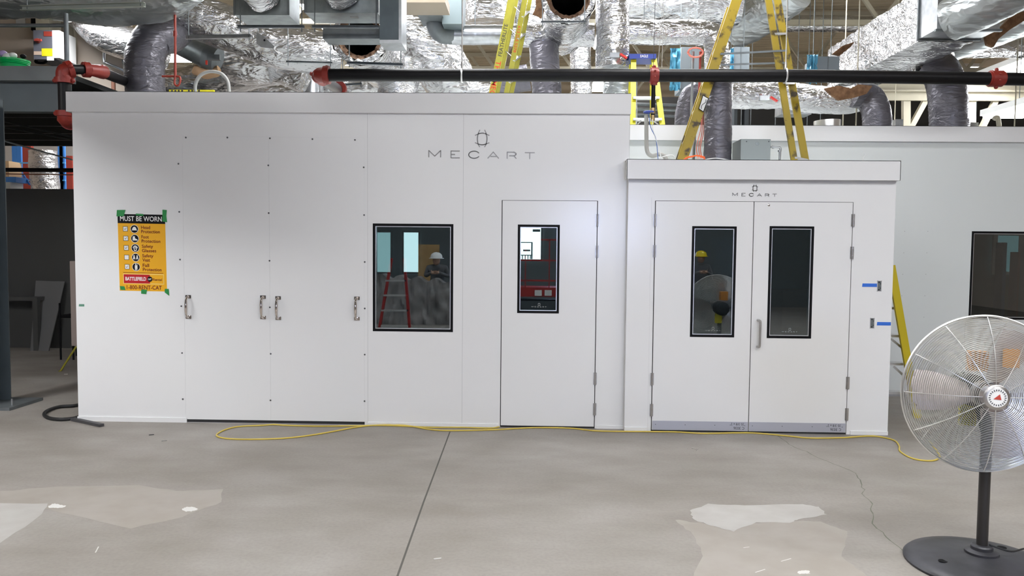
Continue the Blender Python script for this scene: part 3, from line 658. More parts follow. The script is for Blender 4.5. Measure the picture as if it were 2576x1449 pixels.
# ------------------------------------------------------------------ pedestal fan
def fan():
    b = onz(2468, 1423); Y = b.y; X = b.x
    c = at(2474, 990, Y-.02); S = ppm(Y-.1); R = 196/S
    t = thing('pedestal_fan', 'large silver wire pedestal fan on a black pole and round base, right foreground', 'fan', (X, Y, 0))
    rb = .385; prof = [(rb, .0), (rb+.002, .012), (rb-.01, .024), (rb-.06, .034), (.30, .040), (.20, .052), (.11, .066), (.085, .072), (.085, .084), (.065, .092), (.045, .096), (.04, .10)]
    base = obj('base', MB().lathe(prof, (X, Y, 0), 64), FANBASE, t)
    for dx, dy in ((-.24, -.06), (.20, .15), (.05, -.27)):
        mb = MB().lathe([(.024, 0), (.024, .002)], (X+dx, Y+dy, .046), 20); obj('bolt_hole', mb, BLACK, base)
    obj('base_collar', MB().lathe([(.055, .085), (.055, .11), (.048, .118), (.031, .12)], (X, Y, 0), 28), FANBASE, t)
    obj('pole', MB().cyl((X, Y, .09), (X, Y, c.z-.08), .0285, 24), mat('satin_black_tube', (.02, .018, .018), .35), t)
    # head frame: axis points at the room, turned a little to its right
    ax = V((-.10, -1, .04)).normalized(); rx = V((0, 0, 1)).cross(ax).normalized(); uz = rx.cross(ax)*1
    if uz.z < 0: uz = -uz
    O = V((c.x, c.y-.0, c.z))
    def Pt(r, a, d): return O+(rx*cos(a)+uz*sin(a))*r+ax*d
    def ring(mb, r, d, w, n=72): mb.tube([Pt(r, 2*pi*k/n, d) for k in range(n+1)], w, 5, False)
    prof = lambda q: .115*(1-q**2.6) if q < 1 else 0.0     # bowl of the cage
    mb = MB(); n = 38
    for i in range(n):
        q = .20+.80*i/(n-1); ring(mb, R*q, .02+prof(q), .0024)
    obj('front_guard', mb, CHROME, t)
    mb = MB()
    for i in range(30):
        q = .24+.76*i/29; ring(mb, R*q, -.02-prof(q)*.95, .002)
    obj('rear_guard', mb, CHROME, t)
    obj('rim', MB().tube([Pt(R*1.012, 2*pi*k/96, 0) for k in range(97)], .0062, 8, False), CHROME, t)
    for s, nm in ((1, 'front_spoke'), (-1, 'rear_spoke')):
        for k in range(12 if s > 0 else 10):
            a = RAD(180+k*30+(0 if s > 0 else 12)); q0 = .13
            path = [Pt(R*(q0+(1-q0)*j/10), a, s*(.024+prof(q0+(1-q0)*j/10))) for j in range(11)]
            obj(nm, MB().tube(path, .0024, 6), CHROME, t)
    hub = obj('hub_cap', MB().tube([Pt(0, 0, .10), Pt(0, 0, .145), Pt(0, 0, .152)], [.066, .066, .056], 40), STEEL, t)
    dm = MB(); dm.add([Pt(.050, k*pi/20, .1535) for k in range(40)], [tuple(range(40))]); bd = obj('badge', dm, POSTW, hub, smooth=False)
    tri = MB(); tri.add([Pt(.022, RAD(a), .155) for a in (60, 200, 330)], [(0, 1, 2)]); obj('emblem', tri, mat('badge_red', (.5, .06, .04), .5), bd, smooth=False)
    mb = MB()
    for k in range(22):
        a = k*2*pi/22; mb.bar(Pt(.035, a, .155), Pt(.044, a, .155), .004, .0008, ax)
    obj('lettering', mb, INK, bd, smooth=False)
    # blades, at rest
    for k, a0 in enumerate((178, 178-118, 178+122)):
        a0 = RAD(a0); mb = MB(); nu, nv = 12, 9; vs = []
        for i in range(nu):
            q = i/(nu-1); r = .075+(R*.90-.075)*q; hw = (.055+.055*sin(min(1, q*1.35)*pi/2))*(1 if q < .93 else .86)
            for j in range(nv):
                v = -1+2*j/(nv-1); vv = v*hw; tw = RAD(30-16*q); bow = .018*(1-v*v)
                er = r-(.03*abs(v)**3 if i == nu-1 else 0)
                tang = -rx*sin(a0)+uz*cos(a0); rad = rx*cos(a0)+uz*sin(a0)
                vs.append(O+rad*er+tang*vv*cos(tw)+ax*(vv*sin(tw)+bow))
        n0 = len(vs); vs += [v-ax*.002 for v in vs]
        fs = [(i*nv+j, i*nv+j+1, (i+1)*nv+j+1, (i+1)*nv+j) for i in range(nu-1) for j in range(nv-1)]
        fs += [tuple(n0+i for i in reversed(f)) for f in fs]
        bl = obj('blade', MB().add(vs, fs), FANBLADE, t)
        if k == 1:
            mb = MB(); e = Pt(R*.55, a0, .045); mb.bar(e-uz*.05, e+uz*.05, .085, .002, ax); obj('label', mb, mat('orange_sticker', (.85, .32, .03), .5), bl, smooth=False)
    obj('blade_hub', MB().tube([Pt(0, 0, -.01), Pt(0, 0, .05)], .07, 28), STEEL, t)
    mo = obj('motor', MB().tube([Pt(0, 0, -.09), Pt(0, 0, -.10), Pt(0, 0, -.25), Pt(0, 0, -.27)], [.06, .088, .088, .06], 28), mat('motor_black', (.02, .02, .02), .5), t)
    e = Pt(.17, RAD(78), -.16); mb = MB().bar(e-uz*.06, e+uz*.05, .09, .07, ax); obj('label', mb, MATS['orange_sticker'], mo, smooth=False)
    e = Pt(.13, RAD(262), -.14); mb = MB().bar(e-uz*.07, e+uz*.06, .09, .02, ax); obj('mount_bracket', mb, YELN, t, smooth=False)
    obj('neck', MB().cyl((X, Y+.0, c.z-.25), (X, Y+.12, c.z-.02), .022, 14), BLACK, t)
    P = crom([Pt(.02, 0, -.27), Pt(.16, RAD(0), -.28), (X+.30, Y+.05, c.z-.30), (X+.262, Y+.0, .62), (X+.30, Y, .30), (X+.45, Y-.05, .03), (X+.62, Y+.05, .012)], 8)
    obj('power_cord', MB().tube(P, .005, 7), RUBBER, t)
    P = crom([(X+.03, Y-.02, .125), (X+.14, Y-.03, .095), (X+.30, Y+.08, .07), (X+.42, Y+.1, .02), (X+.6, Y+.1, .008)], 6)
    obj('power_cord', MB().tube(P, .005, 7), RUBBER, t)
fan()

# ------------------------------------------------------------------ things lying on the floor
def floor_path(pts, z=.007): return [onz(x, y, z) for x, y in pts]
P = floor_path([(2338, 1110), (2352, 1128), (2364, 1148), (2350, 1158), (2320, 1158), (2290, 1151), (2264, 1135), (2262, 1122), (2250, 1108), (2215, 1099), (2180, 1097), (2120, 1101), (2040, 1102), (1985, 1097), (1900, 1087), (1850, 1086), (1800, 1090), (1760, 1090), (1700, 1084), (1640, 1083), (1540, 1085), (1490, 1083), (1430, 1077), (1340, 1076), (1240, 1081), (1130, 1083), (1080, 1080), (1020, 1070), (960, 1067), (900, 1074), (800, 1092), (720, 1102), (640, 1105), (580, 1104), (550, 1099), (546, 1092), (566, 1081), (600, 1073), (660, 1070), (690, 1068), (720, 1070), (800, 1072), (900, 1071), (960, 1070), (1020, 1072), (1080, 1075), (1160, 1075), (1230, 1077), (1256, 1073)])
for q in P:
    lim = BY-.035 if q.x > BXL-.1 and q.x < BXR+.05 else (-.022 if q.x > XL-.1 and q.x < XR else 99)
    if q.y > lim: q.y = lim
solo('extension_cord', MB().tube(crom(P, 6), .0068, 8), CORDY, 'yellow extension cord looping along the floor before the white walls', 'cord')
P = floor_path([(215, 1020), (170, 1021), (130, 1030), (111, 1042), (120, 1052), (160, 1054), (205, 1049), (260, 1046)], .018)
for q in P:
    if q.x > XL-.03: q.y = max(q.y, .12)
P = [q for q in P]
P2 = crom([onz(197, 1020, .018)+V((0, .25, 0))]+[onz(x, y, .018) for x, y in ((190, 1020), (150, 1023), (122, 1032), (111, 1042), (122, 1051), (150, 1055), (180, 1053), (197, 1049))], 8)
P2 = [V((min(q.x, XL-.03), q.y, q.z)) for q in P2]
solo('hose', MB().tube(P2, .017, 12), RUBBER, 'thick black hose looped on the floor left of the white wall', 'hose')
a, b = onz(182, 1054, .014), onz(256, 1070, .014)
mb = MB().bar(a, b, .045, .026)
solo('rubber_bar', mb, SLATE, 'short dark slate-grey bar lying on the floor at the wall corner', 'bar')
a = onz(196, 1018); solo('wood_offcut', MB().bar((XL-.05, a.y+.18, .03), (XL-.02, a.y+.05, .14), .09, .02, (0, 1, 0)), PLYW, 'brown wood offcut leaning low at the left wall corner', 'wood piece')
for i, (x, y) in enumerate(((1750, 1130), (1100, 1408), (380, 1095), (412, 1110), (165, 942))):
    p = onz(x, y); lb = ['bent wire scrap on the floor before the double doors', 'pale chip on the floor right of the saw joint', 'dark crumb on the floor under the poster', 'grey crumb on the floor nearest the black loop of the yellow cord', 'pale scrap on the floor of the dark bay'][i]
    mb = MB().bar(p+V((-.02, 0, .003)), p+V((.02, .015, .003)), .006, .005) if i else MB().tube([p+V((-.03, .02, .004)), p+V((.02, 0, .004)), p+V((-.005, -.05, .004))], .003, 6)
    solo('floor_scrap', mb, [STEEL, ch, INK, STEEL, ch][i], lb, 'scrap')

# ------------------------------------------------------------------ dark bay and mezzanine on the left
mbY = 1.5; mt0, mt1 = mz(171, mbY, 60), mz(280, mbY, 60)
xr = mx(178, mbY, 200)
t = thing('mezzanine_beam', 'dark grey steel edge beam of the mezzanine with a lighter top flange', 'beam', (-7, mbY, mt1))
zf = mz(207, mbY, 60)
obj('web', MB().box((-11, mbY, mt1), (xr, mbY+.02, zf)), MEZZ, t, smooth=False)
obj('flange', MB().box((-11, mbY-.10, zf), (xr, mbY+.1, mt0)), mat('grey_primed_steel', (.15, .165, .17), .5, var=.3, vs=2), t, smooth=False)
obj('flange', MB().box((-11, mbY-.06, mt1-.012), (xr, mbY+.08, mt1)), MEZZ, t, smooth=False)
mzz = mt0-.06
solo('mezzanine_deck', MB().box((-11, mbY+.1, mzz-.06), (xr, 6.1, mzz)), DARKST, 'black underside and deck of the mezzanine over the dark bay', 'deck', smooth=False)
for i in range(6):
    y = 2.1+i*.75; mb = MB().chan((-11, y, mzz-.18), (xr, y, mzz-.18), .20, .05, (0, 1, 0), .012)
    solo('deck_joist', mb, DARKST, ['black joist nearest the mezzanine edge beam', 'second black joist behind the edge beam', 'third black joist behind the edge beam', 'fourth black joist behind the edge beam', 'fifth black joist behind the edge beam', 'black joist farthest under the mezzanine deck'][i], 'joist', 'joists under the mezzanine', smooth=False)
for i, (a, b, lb) in enumerate(((at(0, 303, 2.6), at(182, 345, 3.6), 'thin conduit slanting close under the mezzanine edge'), (at(0, 352, 3.2), at(182, 402, 4.6), 'thin pale conduit slanting under the mezzanine, lowest of the conduits'), (at(0, 318, 2.8), at(182, 352, 4.0), 'thin conduit slanting under the mezzanine between two others'))):
    solo('conduit', MB().cyl(a, b, .012, 8), CABINET if i == 1 else DARKST, lb, 'conduit', 'conduits under the mezzanine')
pY = 5.1; pz = mz(475, pY, 90)
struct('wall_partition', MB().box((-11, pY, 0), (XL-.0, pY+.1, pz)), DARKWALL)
a, b = at(0, 783, pY-.02), at(125, 715, pY-.02)
solo('work_bench', MB().box((a.x-.6, pY-.35, a.z+.2), (b.x, pY-.05, a.z+.26)).box((b.x-.08, pY-.35, 0), (b.x, pY-.27, a.z+.2)).box((b.x-.08, pY-.13, 0), (b.x, pY-.05, a.z+.2)), DARKWALL, 'dim grey bench against the dark partition under the mezzanine', 'bench', smooth=False)
a0, a1, a2, a3 = at(90, 706, 5.0), at(162, 708, 5.0), V((at(122, 880, 4.75).x, 4.75, 0)), V((at(76, 880, 4.75).x, 4.75, 0))
mb = MB().add([a0, a1, a2, a3]+[q+V((0, .02, 0)) for q in (a0, a1, a2, a3)], [(0, 1, 2, 3), (7, 6, 5, 4), (0, 4, 5, 1), (1, 5, 6, 2), (2, 6, 7, 3), (3, 7, 4, 0)])
solo('leaning_board', mb, mat('dim_grey_board', (.14, .14, .14), .7), 'grey board leaning askew against the dark partition', 'board', smooth=False)
# step stool / trolley silhouette beside the board
t = thing('trolley', 'black tubular trolley standing beside the leaning board in the dark bay', 'trolley', tuple(onz(165, 905)))
p = onz(165, 905)
for k, (dx, dy) in enumerate(((-.07, 0), (.12, 0), (-.07, .4), (.12, .4))): obj('leg', MB().cyl((p.x+dx, p.y+dy, 0), (p.x+dx, p.y+dy, .84 if k < 2 else 1.3), .014, 8), BLACK, t)
obj('shelf', MB().box((p.x-.09, p.y, .62), (p.x+.14, p.y+.42, .66)), BLACK, t, smooth=False)
obj('handle', MB().tube(crom([(p.x-.07, p.y+.4, 1.3), (p.x-.05, p.y+.4, 1.38), (p.x+.1, p.y+.4, 1.38), (p.x+.12, p.y+.4, 1.3)], 5), .014, 8), BLACK, t)
# cart edge and tripod leg just behind the wall corner
a, b = at(180, 870, .9), at(190, 657, .9)
solo('plywood_crate', MB().box((a.x, .9, a.z), (b.x+.08, 1.3, b.z)), mat('grey_brown_board', (.20, .16, .14), .7), 'upright brown crate edge showing behind the left wall corner', 'crate', smooth=False)
b = onz(152, 934); a = at(192, 872, b.y-.1)
mb = MB().bar(a, b, .02, .02, (0, 1, 0)).bar(b, b+(b-a).normalized()*.05, .035, .03, (0, 1, 0))
solo('tripod_leg', mb, YEL, 'yellow tripod leg with a black foot splaying out behind the wall corner', 'tripod')
# column at the far left
cb = onz(48, 1026); t = thing('steel_column', 'dark grey steel column with a base plate at the left edge', 'column', (cb.x-.3, cb.y, 0))
e = mx(19, cb.y+.26, 650)
obj('shaft', MB().box((e-.25, cb.y, .02), (e, cb.y+.015, mt1)).box((e-.14, cb.y, .02), (e-.12, cb.y+.25, mt1)).box((e-.25, cb.y+.25, .02), (e, cb.y+.265, mt1)), MEZZ, t, smooth=False)
obj('base_plate', MB().box((e-.35, cb.y-.15, 0), (cb.x, cb.y+.4, .03)), GALVD, t, smooth=False)
obj('anchor_bolt', MB().cyl((cb.x-.06, cb.y-.02, .03), (cb.x-.06, cb.y-.02, .1), .01, 8), GALVL, t)
# black pipe crossing the bright slot
a, b = at(-20, 427, 4.6), at(186, 428, 4.6); solo('black_pipe', MB().cyl(a, (XL+.3, b.y, b.z), .032, 14), BLACKPIPE, 'black pipe crossing the bright slot above the dark partition', 'pipe')
a, b = at(-20, 437, 4.9), at(186, 440, 4.9); solo('copper_pipe', MB().cyl(a, b, .009, 8), mat('copper_tone', (.55, .25, .16), .35, .8), 'thin copper pipe below the black pipe in the bright slot', 'pipe')
# storage racks far beyond
def px_box(px0, py0, px1, py1, Y, dpt): a, b = at(px0, py1, Y), at(px1, py0, Y); return (a.x, Y, a.z), (b.x, Y+dpt, b.z)
for i, (x0, x1, mtl, lb) in enumerate(((40, 57, RACKB, 'blue storage rack upright seen in the slot beside the red panel'), (157, 163, RACKB, 'narrow blue rack upright before the red cabinet in the slot'))):
    t = thing('storage_rack', lb, 'rack', px_box(x0, 460, x1, 300, 9, 0)[0])
    w2 = (x1-x0)*.32
    for q in (x0, x1-w2): obj('upright', MB().box(*px_box(q, 1000, q+w2, 340, 9, .05)), mtl, t, smooth=False)
    for q in (408, 424, 452): obj('beam', MB().box(*px_box(x0, q, x1+(14 if i == 0 else 0), q+3, 8.95, .04)), mat('rack_light_blue', (.12, .42, .75), .4), t, smooth=False)
    if i == 0: obj('brace', MB().bar(at(57, 437, 8.95), at(75, 465, 8.95), .03, .03), mtl, t, smooth=False)
solo('red_board', MB().box(*px_box(58, 352, 77, 1000, 9.6, .1)), RACKR, 'dark red panel right of the blue rack in the slot', 'board', smooth=False)
solo('red_cabinet', MB().box(*px_box(150, 392, 181, 1000, 9.8, .4)), RACKR, 'tall red cabinet at the right end of the slot', 'cabinet', smooth=False)
solo('beige_carton', MB().box(*px_box(3, 405, 22, 445, 8.6, .4)), mat('carton_beige', (.62, .42, .24), .7), 'beige carton topmost at the left end of the slot', 'box', smooth=False)
solo('grey_carton', MB().box(*px_box(4, 458, 26, 1000, 8.6, .4)), mat('carton_grey', (.5, .52, .5), .7), 'pale grey carton low at the left end of the slot', 'box', smooth=False)
solo('blue_tub', MB().box(*px_box(4, 445, 40, 458, 8.6, .4)), RACKB, 'blue tub above the pale grey carton in the slot', 'box', smooth=False)

solo('foil_column', MB().tube(resample(pth((108, 380, 8.6), (110, 425, 8.6), (118, 500, 8.6)), .04), 33/ppm(8.6), 30, True, lambda p, th, L: .06*noise.noise(V((cos(th)*2, sin(th)*2, L*5)))), FOIL, 'upright foil duct seen in the bright slot between the racks', 'duct', ang=60)
struct('wall_slot_back', MB().box((-13.9, 11, 0), (-5.2, 11.1, 4.6)), mat('slot_back_paint', (.62, .60, .58), .7))

# ------------------------------------------------------------------ upper left: wall, disconnect, bucket, railing, sprinkler riser
struct('wall_upper_left', MB().box((-13.9, 4.3, mzz), (mx(326, 4.3, 150), 4.4, CEIL)), CREAM)
struct('trim_9', MB().box((mx(172, 4.25, 150), 4.22, mzz), (mx(190, 4.25, 150), 4.3, CEIL)), CREAMS)
a, b = at(85, 149, 3.6), at(131, 76, 3.6)
t = thing('disconnect_switch', 'grey electrical disconnect box with a red rotary handle on the upper left wall', 'electrical box', (a.x, 3.6, a.z))
obj('enclosure', MB().box((a.x, 3.6, a.z), (b.x, 4.1, b.z)), mat('slate_enamel', (.12, .125, .15), .4), t, smooth=False)
q = at(164, 140, 4.1)
obj('side_cover', MB().box((b.x, 3.6, a.z+.02), (b.x+.10, 4.0, b.z)), WHITEP, t, smooth=False)
c = at(96, 103, 3.6); kn = obj('rotary_handle', MB().lathe([(.035, 0), (.03, .03), (.01, .035)], (c.x, 3.6, c.z), 16, 'y').box((c.x-.02, 3.54, c.z-.015), (c.x+.075, 3.57, c.z+.015)), REDP, t)
for x0, y0, x1, y1, mtl in ((110, 79, 130, 91, REDP), (105, 122, 131, 141, YELN), (85, 129, 105, 138, mat('label_buff', (.6, .45, .35), .6)), (118, 142, 135, 152, WHITEP)):
    lo, hi = px_box(x0, y0, x1, y1, 3.595, .005); obj('label', MB().box(lo, hi), mtl, t, smooth=False)
obj('lower_conduit', MB().tube(crom([at(95, 149, 3.7), at(90, 156, 3.7), at(110, 158, 3.7), at(118, 152, 3.7)], 5), .02, 8), BLACK, t)
solo('notice', MB().box(*px_box(40, 33, 62, 60, 4.28, .02)), WHITEP, 'white notice on the upper left wall left of the electrical box', 'notice', smooth=False)
solo('cable_tray', MB().box(*px_box(90, 26, 122, 78, 3.9, .3)), CREAMS, 'pale vertical trunking above the electrical box', 'trunking', smooth=False)
solo('dark_trunking', MB().box(*px_box(78, 26, 90, 76, 4.1, .2)), BLACK, 'narrow black trunking left of the pale trunking on the upper wall', 'trunking', smooth=False)
t = thing('guard_rail', 'grey tubular guard rail on the mezzanine, before the electrical box', 'railing', (mx(165, 1.6, 100), 1.6, mt0))
pr = [at(-40, 64, 1.6), at(168, 64, 1.6)]
obj('top_rail', MB().cyl(pr[0], pr[1], .022, 12), GALVD, t)
obj('post', MB().cyl(at(166, 34, 1.6), (at(166, 60, 1.6).x, 1.6, mt0), .026, 12), GALVD, t)
bk = at(14, 170, 1.62); t = thing('bucket', 'green plastic bucket of scraps standing on the mezzanine edge', 'bucket', (bk.x, 1.62, mt0))
z0 = mt0; s = ppm(1.62); hb = 33/s; rb = 34/s
obj('tub', MB().lathe([(rb*.88, 0), (rb*.93, hb*.5), (rb*.97, hb*.62), (rb*1.03, hb*.64), (rb*1.0, hb*.72), (rb*1.05, hb*.74), (rb*1.02, hb*.84), (rb*1.07, hb*.86), (rb*1.07, hb), (rb*.95, hb), (rb*.9, hb*.8), (.01, hb*.8)], (bk.x, 1.62+rb, z0), 28), GREEN, t)
for i, (dx, dz, r, mtl) in enumerate(((-.06, .03, .06, WHITEP), (.0, .05, .045, WHITEP), (.12, .04, .035, BLACK), (-.12, .07, .05, mat('lilac_rag', (.4, .3, .55), .6)))):
    solo('bucket_scrap', MB().ball((bk.x+dx, 1.62+rb-.02, z0+hb+dz), r, (1, 1, .8), 10, 6), mtl, ['white wrapper in the green bucket', 'small white cup in the green bucket', 'black and white scrap at the right of the green bucket', 'lilac rag on top of the green bucket'][i], 'scrap')
# sprinkler riser
def elbow(name, mb_pts, r, par):
    P = crom(mb_pts, 6); mb = MB().tube(P, r*1.22, 16)
    for e, d in ((P[0], P[1]-P[0]), (P[-1], P[-2]-P[-1])):
        d = d.normalized(); mb.cyl(e-d*.005, e+d*.05, r*1.5, 16)
        s_ = d.cross(V((0, .3, 1))).normalized()
        for k in (-1, 1): mb.ball(e+d*.022+s_*r*1.6*k, r*.42, (1, 1, 1), 8, 6)
    return obj(name, mb, RED, par)
r = .062
t = thing('sprinkler_riser', 'black sprinkler pipe with red grooved couplings dropping at the left wall corner', 'pipe', (XL-.1, .9, 2.9))
A = at(160, 188, .9); Bq = at(162, 300, .9)
obj('pipe', MB().cyl(at(161, 200, .9), at(163, 285, .9), r, 18), BLACKPIPE, t)
elbow('elbow', [at(161, 208, .9), at(161, 180, .9)+V((0, 0, 0)), at(180, 174, .95)], r, t)
obj('pipe', MB().cyl(at(175, 174, .95), at(212, 175, 1.1), r*.85, 16), BLACKPIPE, t)
obj('coupling', MB().cyl(at(209, 175, 1.1), at(225, 176, 1.15), r*1.35, 16).ball(at(214, 162, 1.1), .03).ball(at(214, 186, 1.1), .03), RED, t)
obj('coupling', MB().tube(pth((222, 176, 1.15), (240, 178, 1.25), (258, 181, 1.5)), [r*1.0, r*1.1, r*1.3], 16).ball(at(256, 168, 1.4), .025), RED, t)
obj('pipe', MB().cyl(at(255, 181, 1.5), at(352, 220, 3.6), r*.95, 16), BLACKPIPE, t)
elbow('elbow', [at(163, 280, .9), at(165, 300, .92), at(176, 306, 1.15)], r, t)
obj('branch_pipe', MB().cyl(at(172, 305, 1.05), at(188, 308, 1.6), r*.9, 12), BLACKPIPE, t)
# small plumbing on the cream wall
for i, (P, rr, mtl, lb) in enumerate(((pth((263, 110, 4.1), (262, 152, 4.1), (270, 160, 4.1), (300, 172, 4.15), (318, 182, 4.2)), .022, GALVL, 'thin grey pipe dropping then slanting right on the cream wall'), (pth((296, 118, 4.0), (298, 132, 4.0), (310, 146, 4.0), (318, 190, 4.0), (320, 235, 4.0)), .03, GALVD, 'dark grey pipe curling down beside the grey flexible duct'), (pth((286, 235, 4.1), (285, 200, 4.1)), .03, mat('copper_brown', (.25, .11, .07), .5), 'short brown pipe rising behind the wall top at left'))):
    solo('wall_pipe', MB().tube(crom(P, 5) if len(P) > 2 else P, rr, 10), mtl, lb, 'pipe')

# ------------------------------------------------------------------ duct work over the rooms
def drop(pts, z): q = pts[-1]; return pts+[V((q.x, q.y, z))] if q.z > z else pts
def wr_foil(amp, fq=9, lf=.04):
    def f(p, th, L):
        n = noise.noise(V((cos(th)*1.3*fq*.3, sin(th)*1.3*fq*.3, L*fq)))
        n2 = noise.noise(V((cos(th)*1.2, sin(th)*1.2, L*2.2)))
        return amp*(abs(n)*2-.6)+lf*n2*2+(.02 if (L % .9) < .03 else 0)
    return f
def wr_flex(p, th, L): return .008*sin(L*2*pi/.05)+.045*abs(noise.noise(V((cos(th)*1.5+L*1.5, sin(th)*1.5, L*11))))+.02*noise.noise(V((cos(th), sin(th), L*3)))
def duct(name, pts, rpx, mtl, label, cat='duct', wr='foil', z=None, group=None, n=40, step=.03, sec=None, rods=()):
    P = pth(*pts); r = rpx/ppm(pts[0][2])
    if z is not None: P = drop(P, z)
    P = resample(crom(P, 10), step) if len(P) > 2 else resample(P, step)
    w = wr_foil(.035, 9, .035) if wr == 'foil' else wr_flex if wr == 'flex' else (lambda p, th, L: (.035 if (L % .28) < .022 else 0)) if wr == 'ribs' else None
    mb = MB().tube(P, r, n, True, w, sec)
    if not rods: return solo(name, mb, mtl, label, cat, group, ang=60)
    c = centre(mb); t = thing(name, label, cat, c, group); obj('duct_body', mb, mtl, t, ang=60)
    for px, py, Y in rods:
        q = at(px, py, Y); obj('hanger_rod', MB().cyl(q, (q.x, q.y, CEIL), .006, 6), GALVD, t)
    return t
RZ = 3.02   # roof
sqr = lambda th: ((abs(cos(th))**.35)*(1 if cos(th) > 0 else -1), (abs(sin(th))**.35)*(1 if sin(th) > 0 else -1))
duct('foil_duct', [(-80, -15, 2.4), (120, -12, 2.4), (210, 0, 2.4), (300, 6, 2.4), (400, -8, 2.35), (470, -50, 2.2)], 58, FOILW, 'broad foil-wrapped duct across the top left above the strut rail', rods=[(300, -40, 2.4)])
duct('foil_duct', [(370, -60, 3.2), (440, 10, 3.2), (520, 50, 3.3), (620, 90, 3.5), (700, 118, 3.6), (800, 132, 3.7), (850, 135, 3.8)], 56, FOIL, 'thick wrinkled foil duct running right below the grey boxes')
duct('foil_duct', [(150, -20, 4.0), (205, 35, 3.9), (255, 80, 3.8), (330, 112, 3.8), (420, 132, 3.9)], 42, FOIL, 'foil duct elbow against the cream wall behind the grey flexible duct')
duct('foil_duct', [(430, 215, 5.2), (520, 200, 5.2), (600, 190, 5.2), (700, 172, 5.0), (770, 195, 5.0)], 40, FOILB, 'crinkled foil duct low above the wall top, left of the red elbow')
duct('foil_duct', [(560, 130, 4.6), (600, 160, 4.7), (680, 165, 4.8)], 48, FOILB, 'crinkled foil elbow right of the spiral duct end')
duct('foil_duct', [(610, 224, 6.2), (750, 232, 6.2), (900, 218, 6.2), (1080, 222, 6.2), (1235, 228, 6.2)], 30, FOILB, 'long low foil duct just above the wall top, under the black pipe', rods=[(700, 220, 6.2)])
duct('foil_duct', [(905, 92, 1.7), (905, 92, 2.4), (905, 95, 3.8)], 68, FOIL, 'open-ended foil duct with brown insulation lining facing out, right of centre left', wr='foil') if 0 else None
def torn(cx, cy, rp, Y, label):
    q = at(cx, cy, Y); s = ppm(Y); R = rp/s; t = thing('open_duct', label, 'duct', (q.x, Y, q.z-R), 'torn open duct ends')
    P = [V((q.x, Y+k*.04, q.z)) for k in range(40)]
    w = wr_foil(.05)
    def w2(p, th, L): return w(p, th, L)+(.06 if L < .05 else 0)
    obj('foil_wrap', MB().tube(P, R, 44, False, w2), FOIL, t, ang=60)
    def wi(p, th, L): return .09*noise.noise(V((cos(th)*3, sin(th)*3, L*6)))+(.05 if L < .02 else 0)
    obj('insulation', MB().tube([V((q.x, Y-.01+k*.05, q.z)) for k in range(30)], R*.82, 40, False, wi), WOOLD, t, ang=60)
    P = [V((q.x, Y+.05+k*.2, q.z)) for k in range(8)]; obj('duct_liner', MB().tube(P, R*.66, 36, False).cyl(P[-1], P[-1]+V((0, .02, 0)), R*.66, 36), DARKST, t)
    mb = MB(); N_ = 60; vs = []
    for k in range(N_):
        a = 2*pi*k/N_
        for rr in (.87, .78, .68): vs.append((q.x+cos(a)*R*(rr+.05*noise.noise(V((cos(a)*4, sin(a)*4, rr*3)))), Y-.01+.05*noise.noise(V((cos(a)*5, sin(a)*5, rr*9)))+(.04 if rr < .8 else 0), q.z+sin(a)*R*(rr+.05*noise.noise(V((cos(a)*4, sin(a)*4, rr*3))))))
    mb.add(vs, [(3*k+j, 3*((k+1) % N_)+j, 3*((k+1) % N_)+j+1, 3*k+j+1) for k in range(N_) for j in (0, 1)]); obj('insulation', mb, WOOLD, t, ang=60)
    vs = []; mb = MB()
    for k in range(N_):
        a = 2*pi*k/N_
        for rr in (1.07, .97, .86): vs.append((q.x+cos(a)*R*rr, Y-.02+.05*noise.noise(V((cos(a)*6, sin(a)*6, rr*7)))+(.03 if rr > 1 else 0), q.z+sin(a)*R*(rr+.04*noise.noise(V((cos(a)*5, sin(a)*5, 1))))))
    mb.add(vs, [(3*k+j, 3*((k+1) % N_)+j, 3*((k+1) % N_)+j+1, 3*k+j+1) for k in range(N_) for j in (0, 1)]); obj('foil_lip', mb, FOIL, t, ang=60)
    return t
torn(906, 92, 66, 1.9, 'torn open duct end with brown lining under the pair of grey boxes')
torn(1430, -8, 63, 1.9, 'torn open duct end with brown lining at the top, right of the long yellow ladder')
solo('torn_insulation', MB().poly([(q.x, q.z) for q in pth((1347, -10, 2.0), (1378, -10, 2.0), (1372, 20, 2.0), (1362, 46, 2.0), (1352, 40, 2.0), (1340, 36, 2.0), (1348, 18, 2.0))], 2.0, .03), WOOL, 'brown flap of insulation hanging left of the upper torn duct', 'insulation')
duct('foil_duct', [(985, 40, 4.2), (1050, 90, 4.2), (1100, 150, 4.3), (1150, 235, 4.5)], 66, FOILB, 'bulky foil duct falling steeply right of the blue-grey panel', n=48)
duct('foil_duct', [(1020, 150, 3.5), (1010, 190, 3.5), (1000, 236, 3.5)], 50, FOIL, 'foil duct dropping behind the black pipe, right of the torn lower duct', z=RZ)
duct('foil_duct', [(1228, -60, 4.8), (1228, 62, 4.8)], 64, FOILB, 'wide upright foil duct at the top, left of the long yellow ladder')
duct('foil_duct', [(1340, -60, 5.2), (1345, 95, 5.2)], 45, FOIL, 'upright foil duct behind the long yellow ladder')
duct('spiral_duct', [(1138, 88, 3.0), (1275, 88, 3.0)], 24, GALVL, 'bare silver spiral duct running level left of the long yellow ladder', wr='ribs', rods=[(1195, 70, 3.0)])
duct('foil_duct', [(1268, 88, 3.0), (1380, 90, 3.0), (1494, 88, 3.0)], 28, FOIL, 'level foil duct from the spiral duct to the upright foil duct', rods=[(1300, 70, 3.0)])
duct('duct_elbow', [(1095, 40, 2.9), (1098, 68, 2.9), (1112, 84, 2.95), (1142, 88, 3.0)], 24, GALVD, 'dull dark duct elbow joining the bare spiral duct', wr=None)
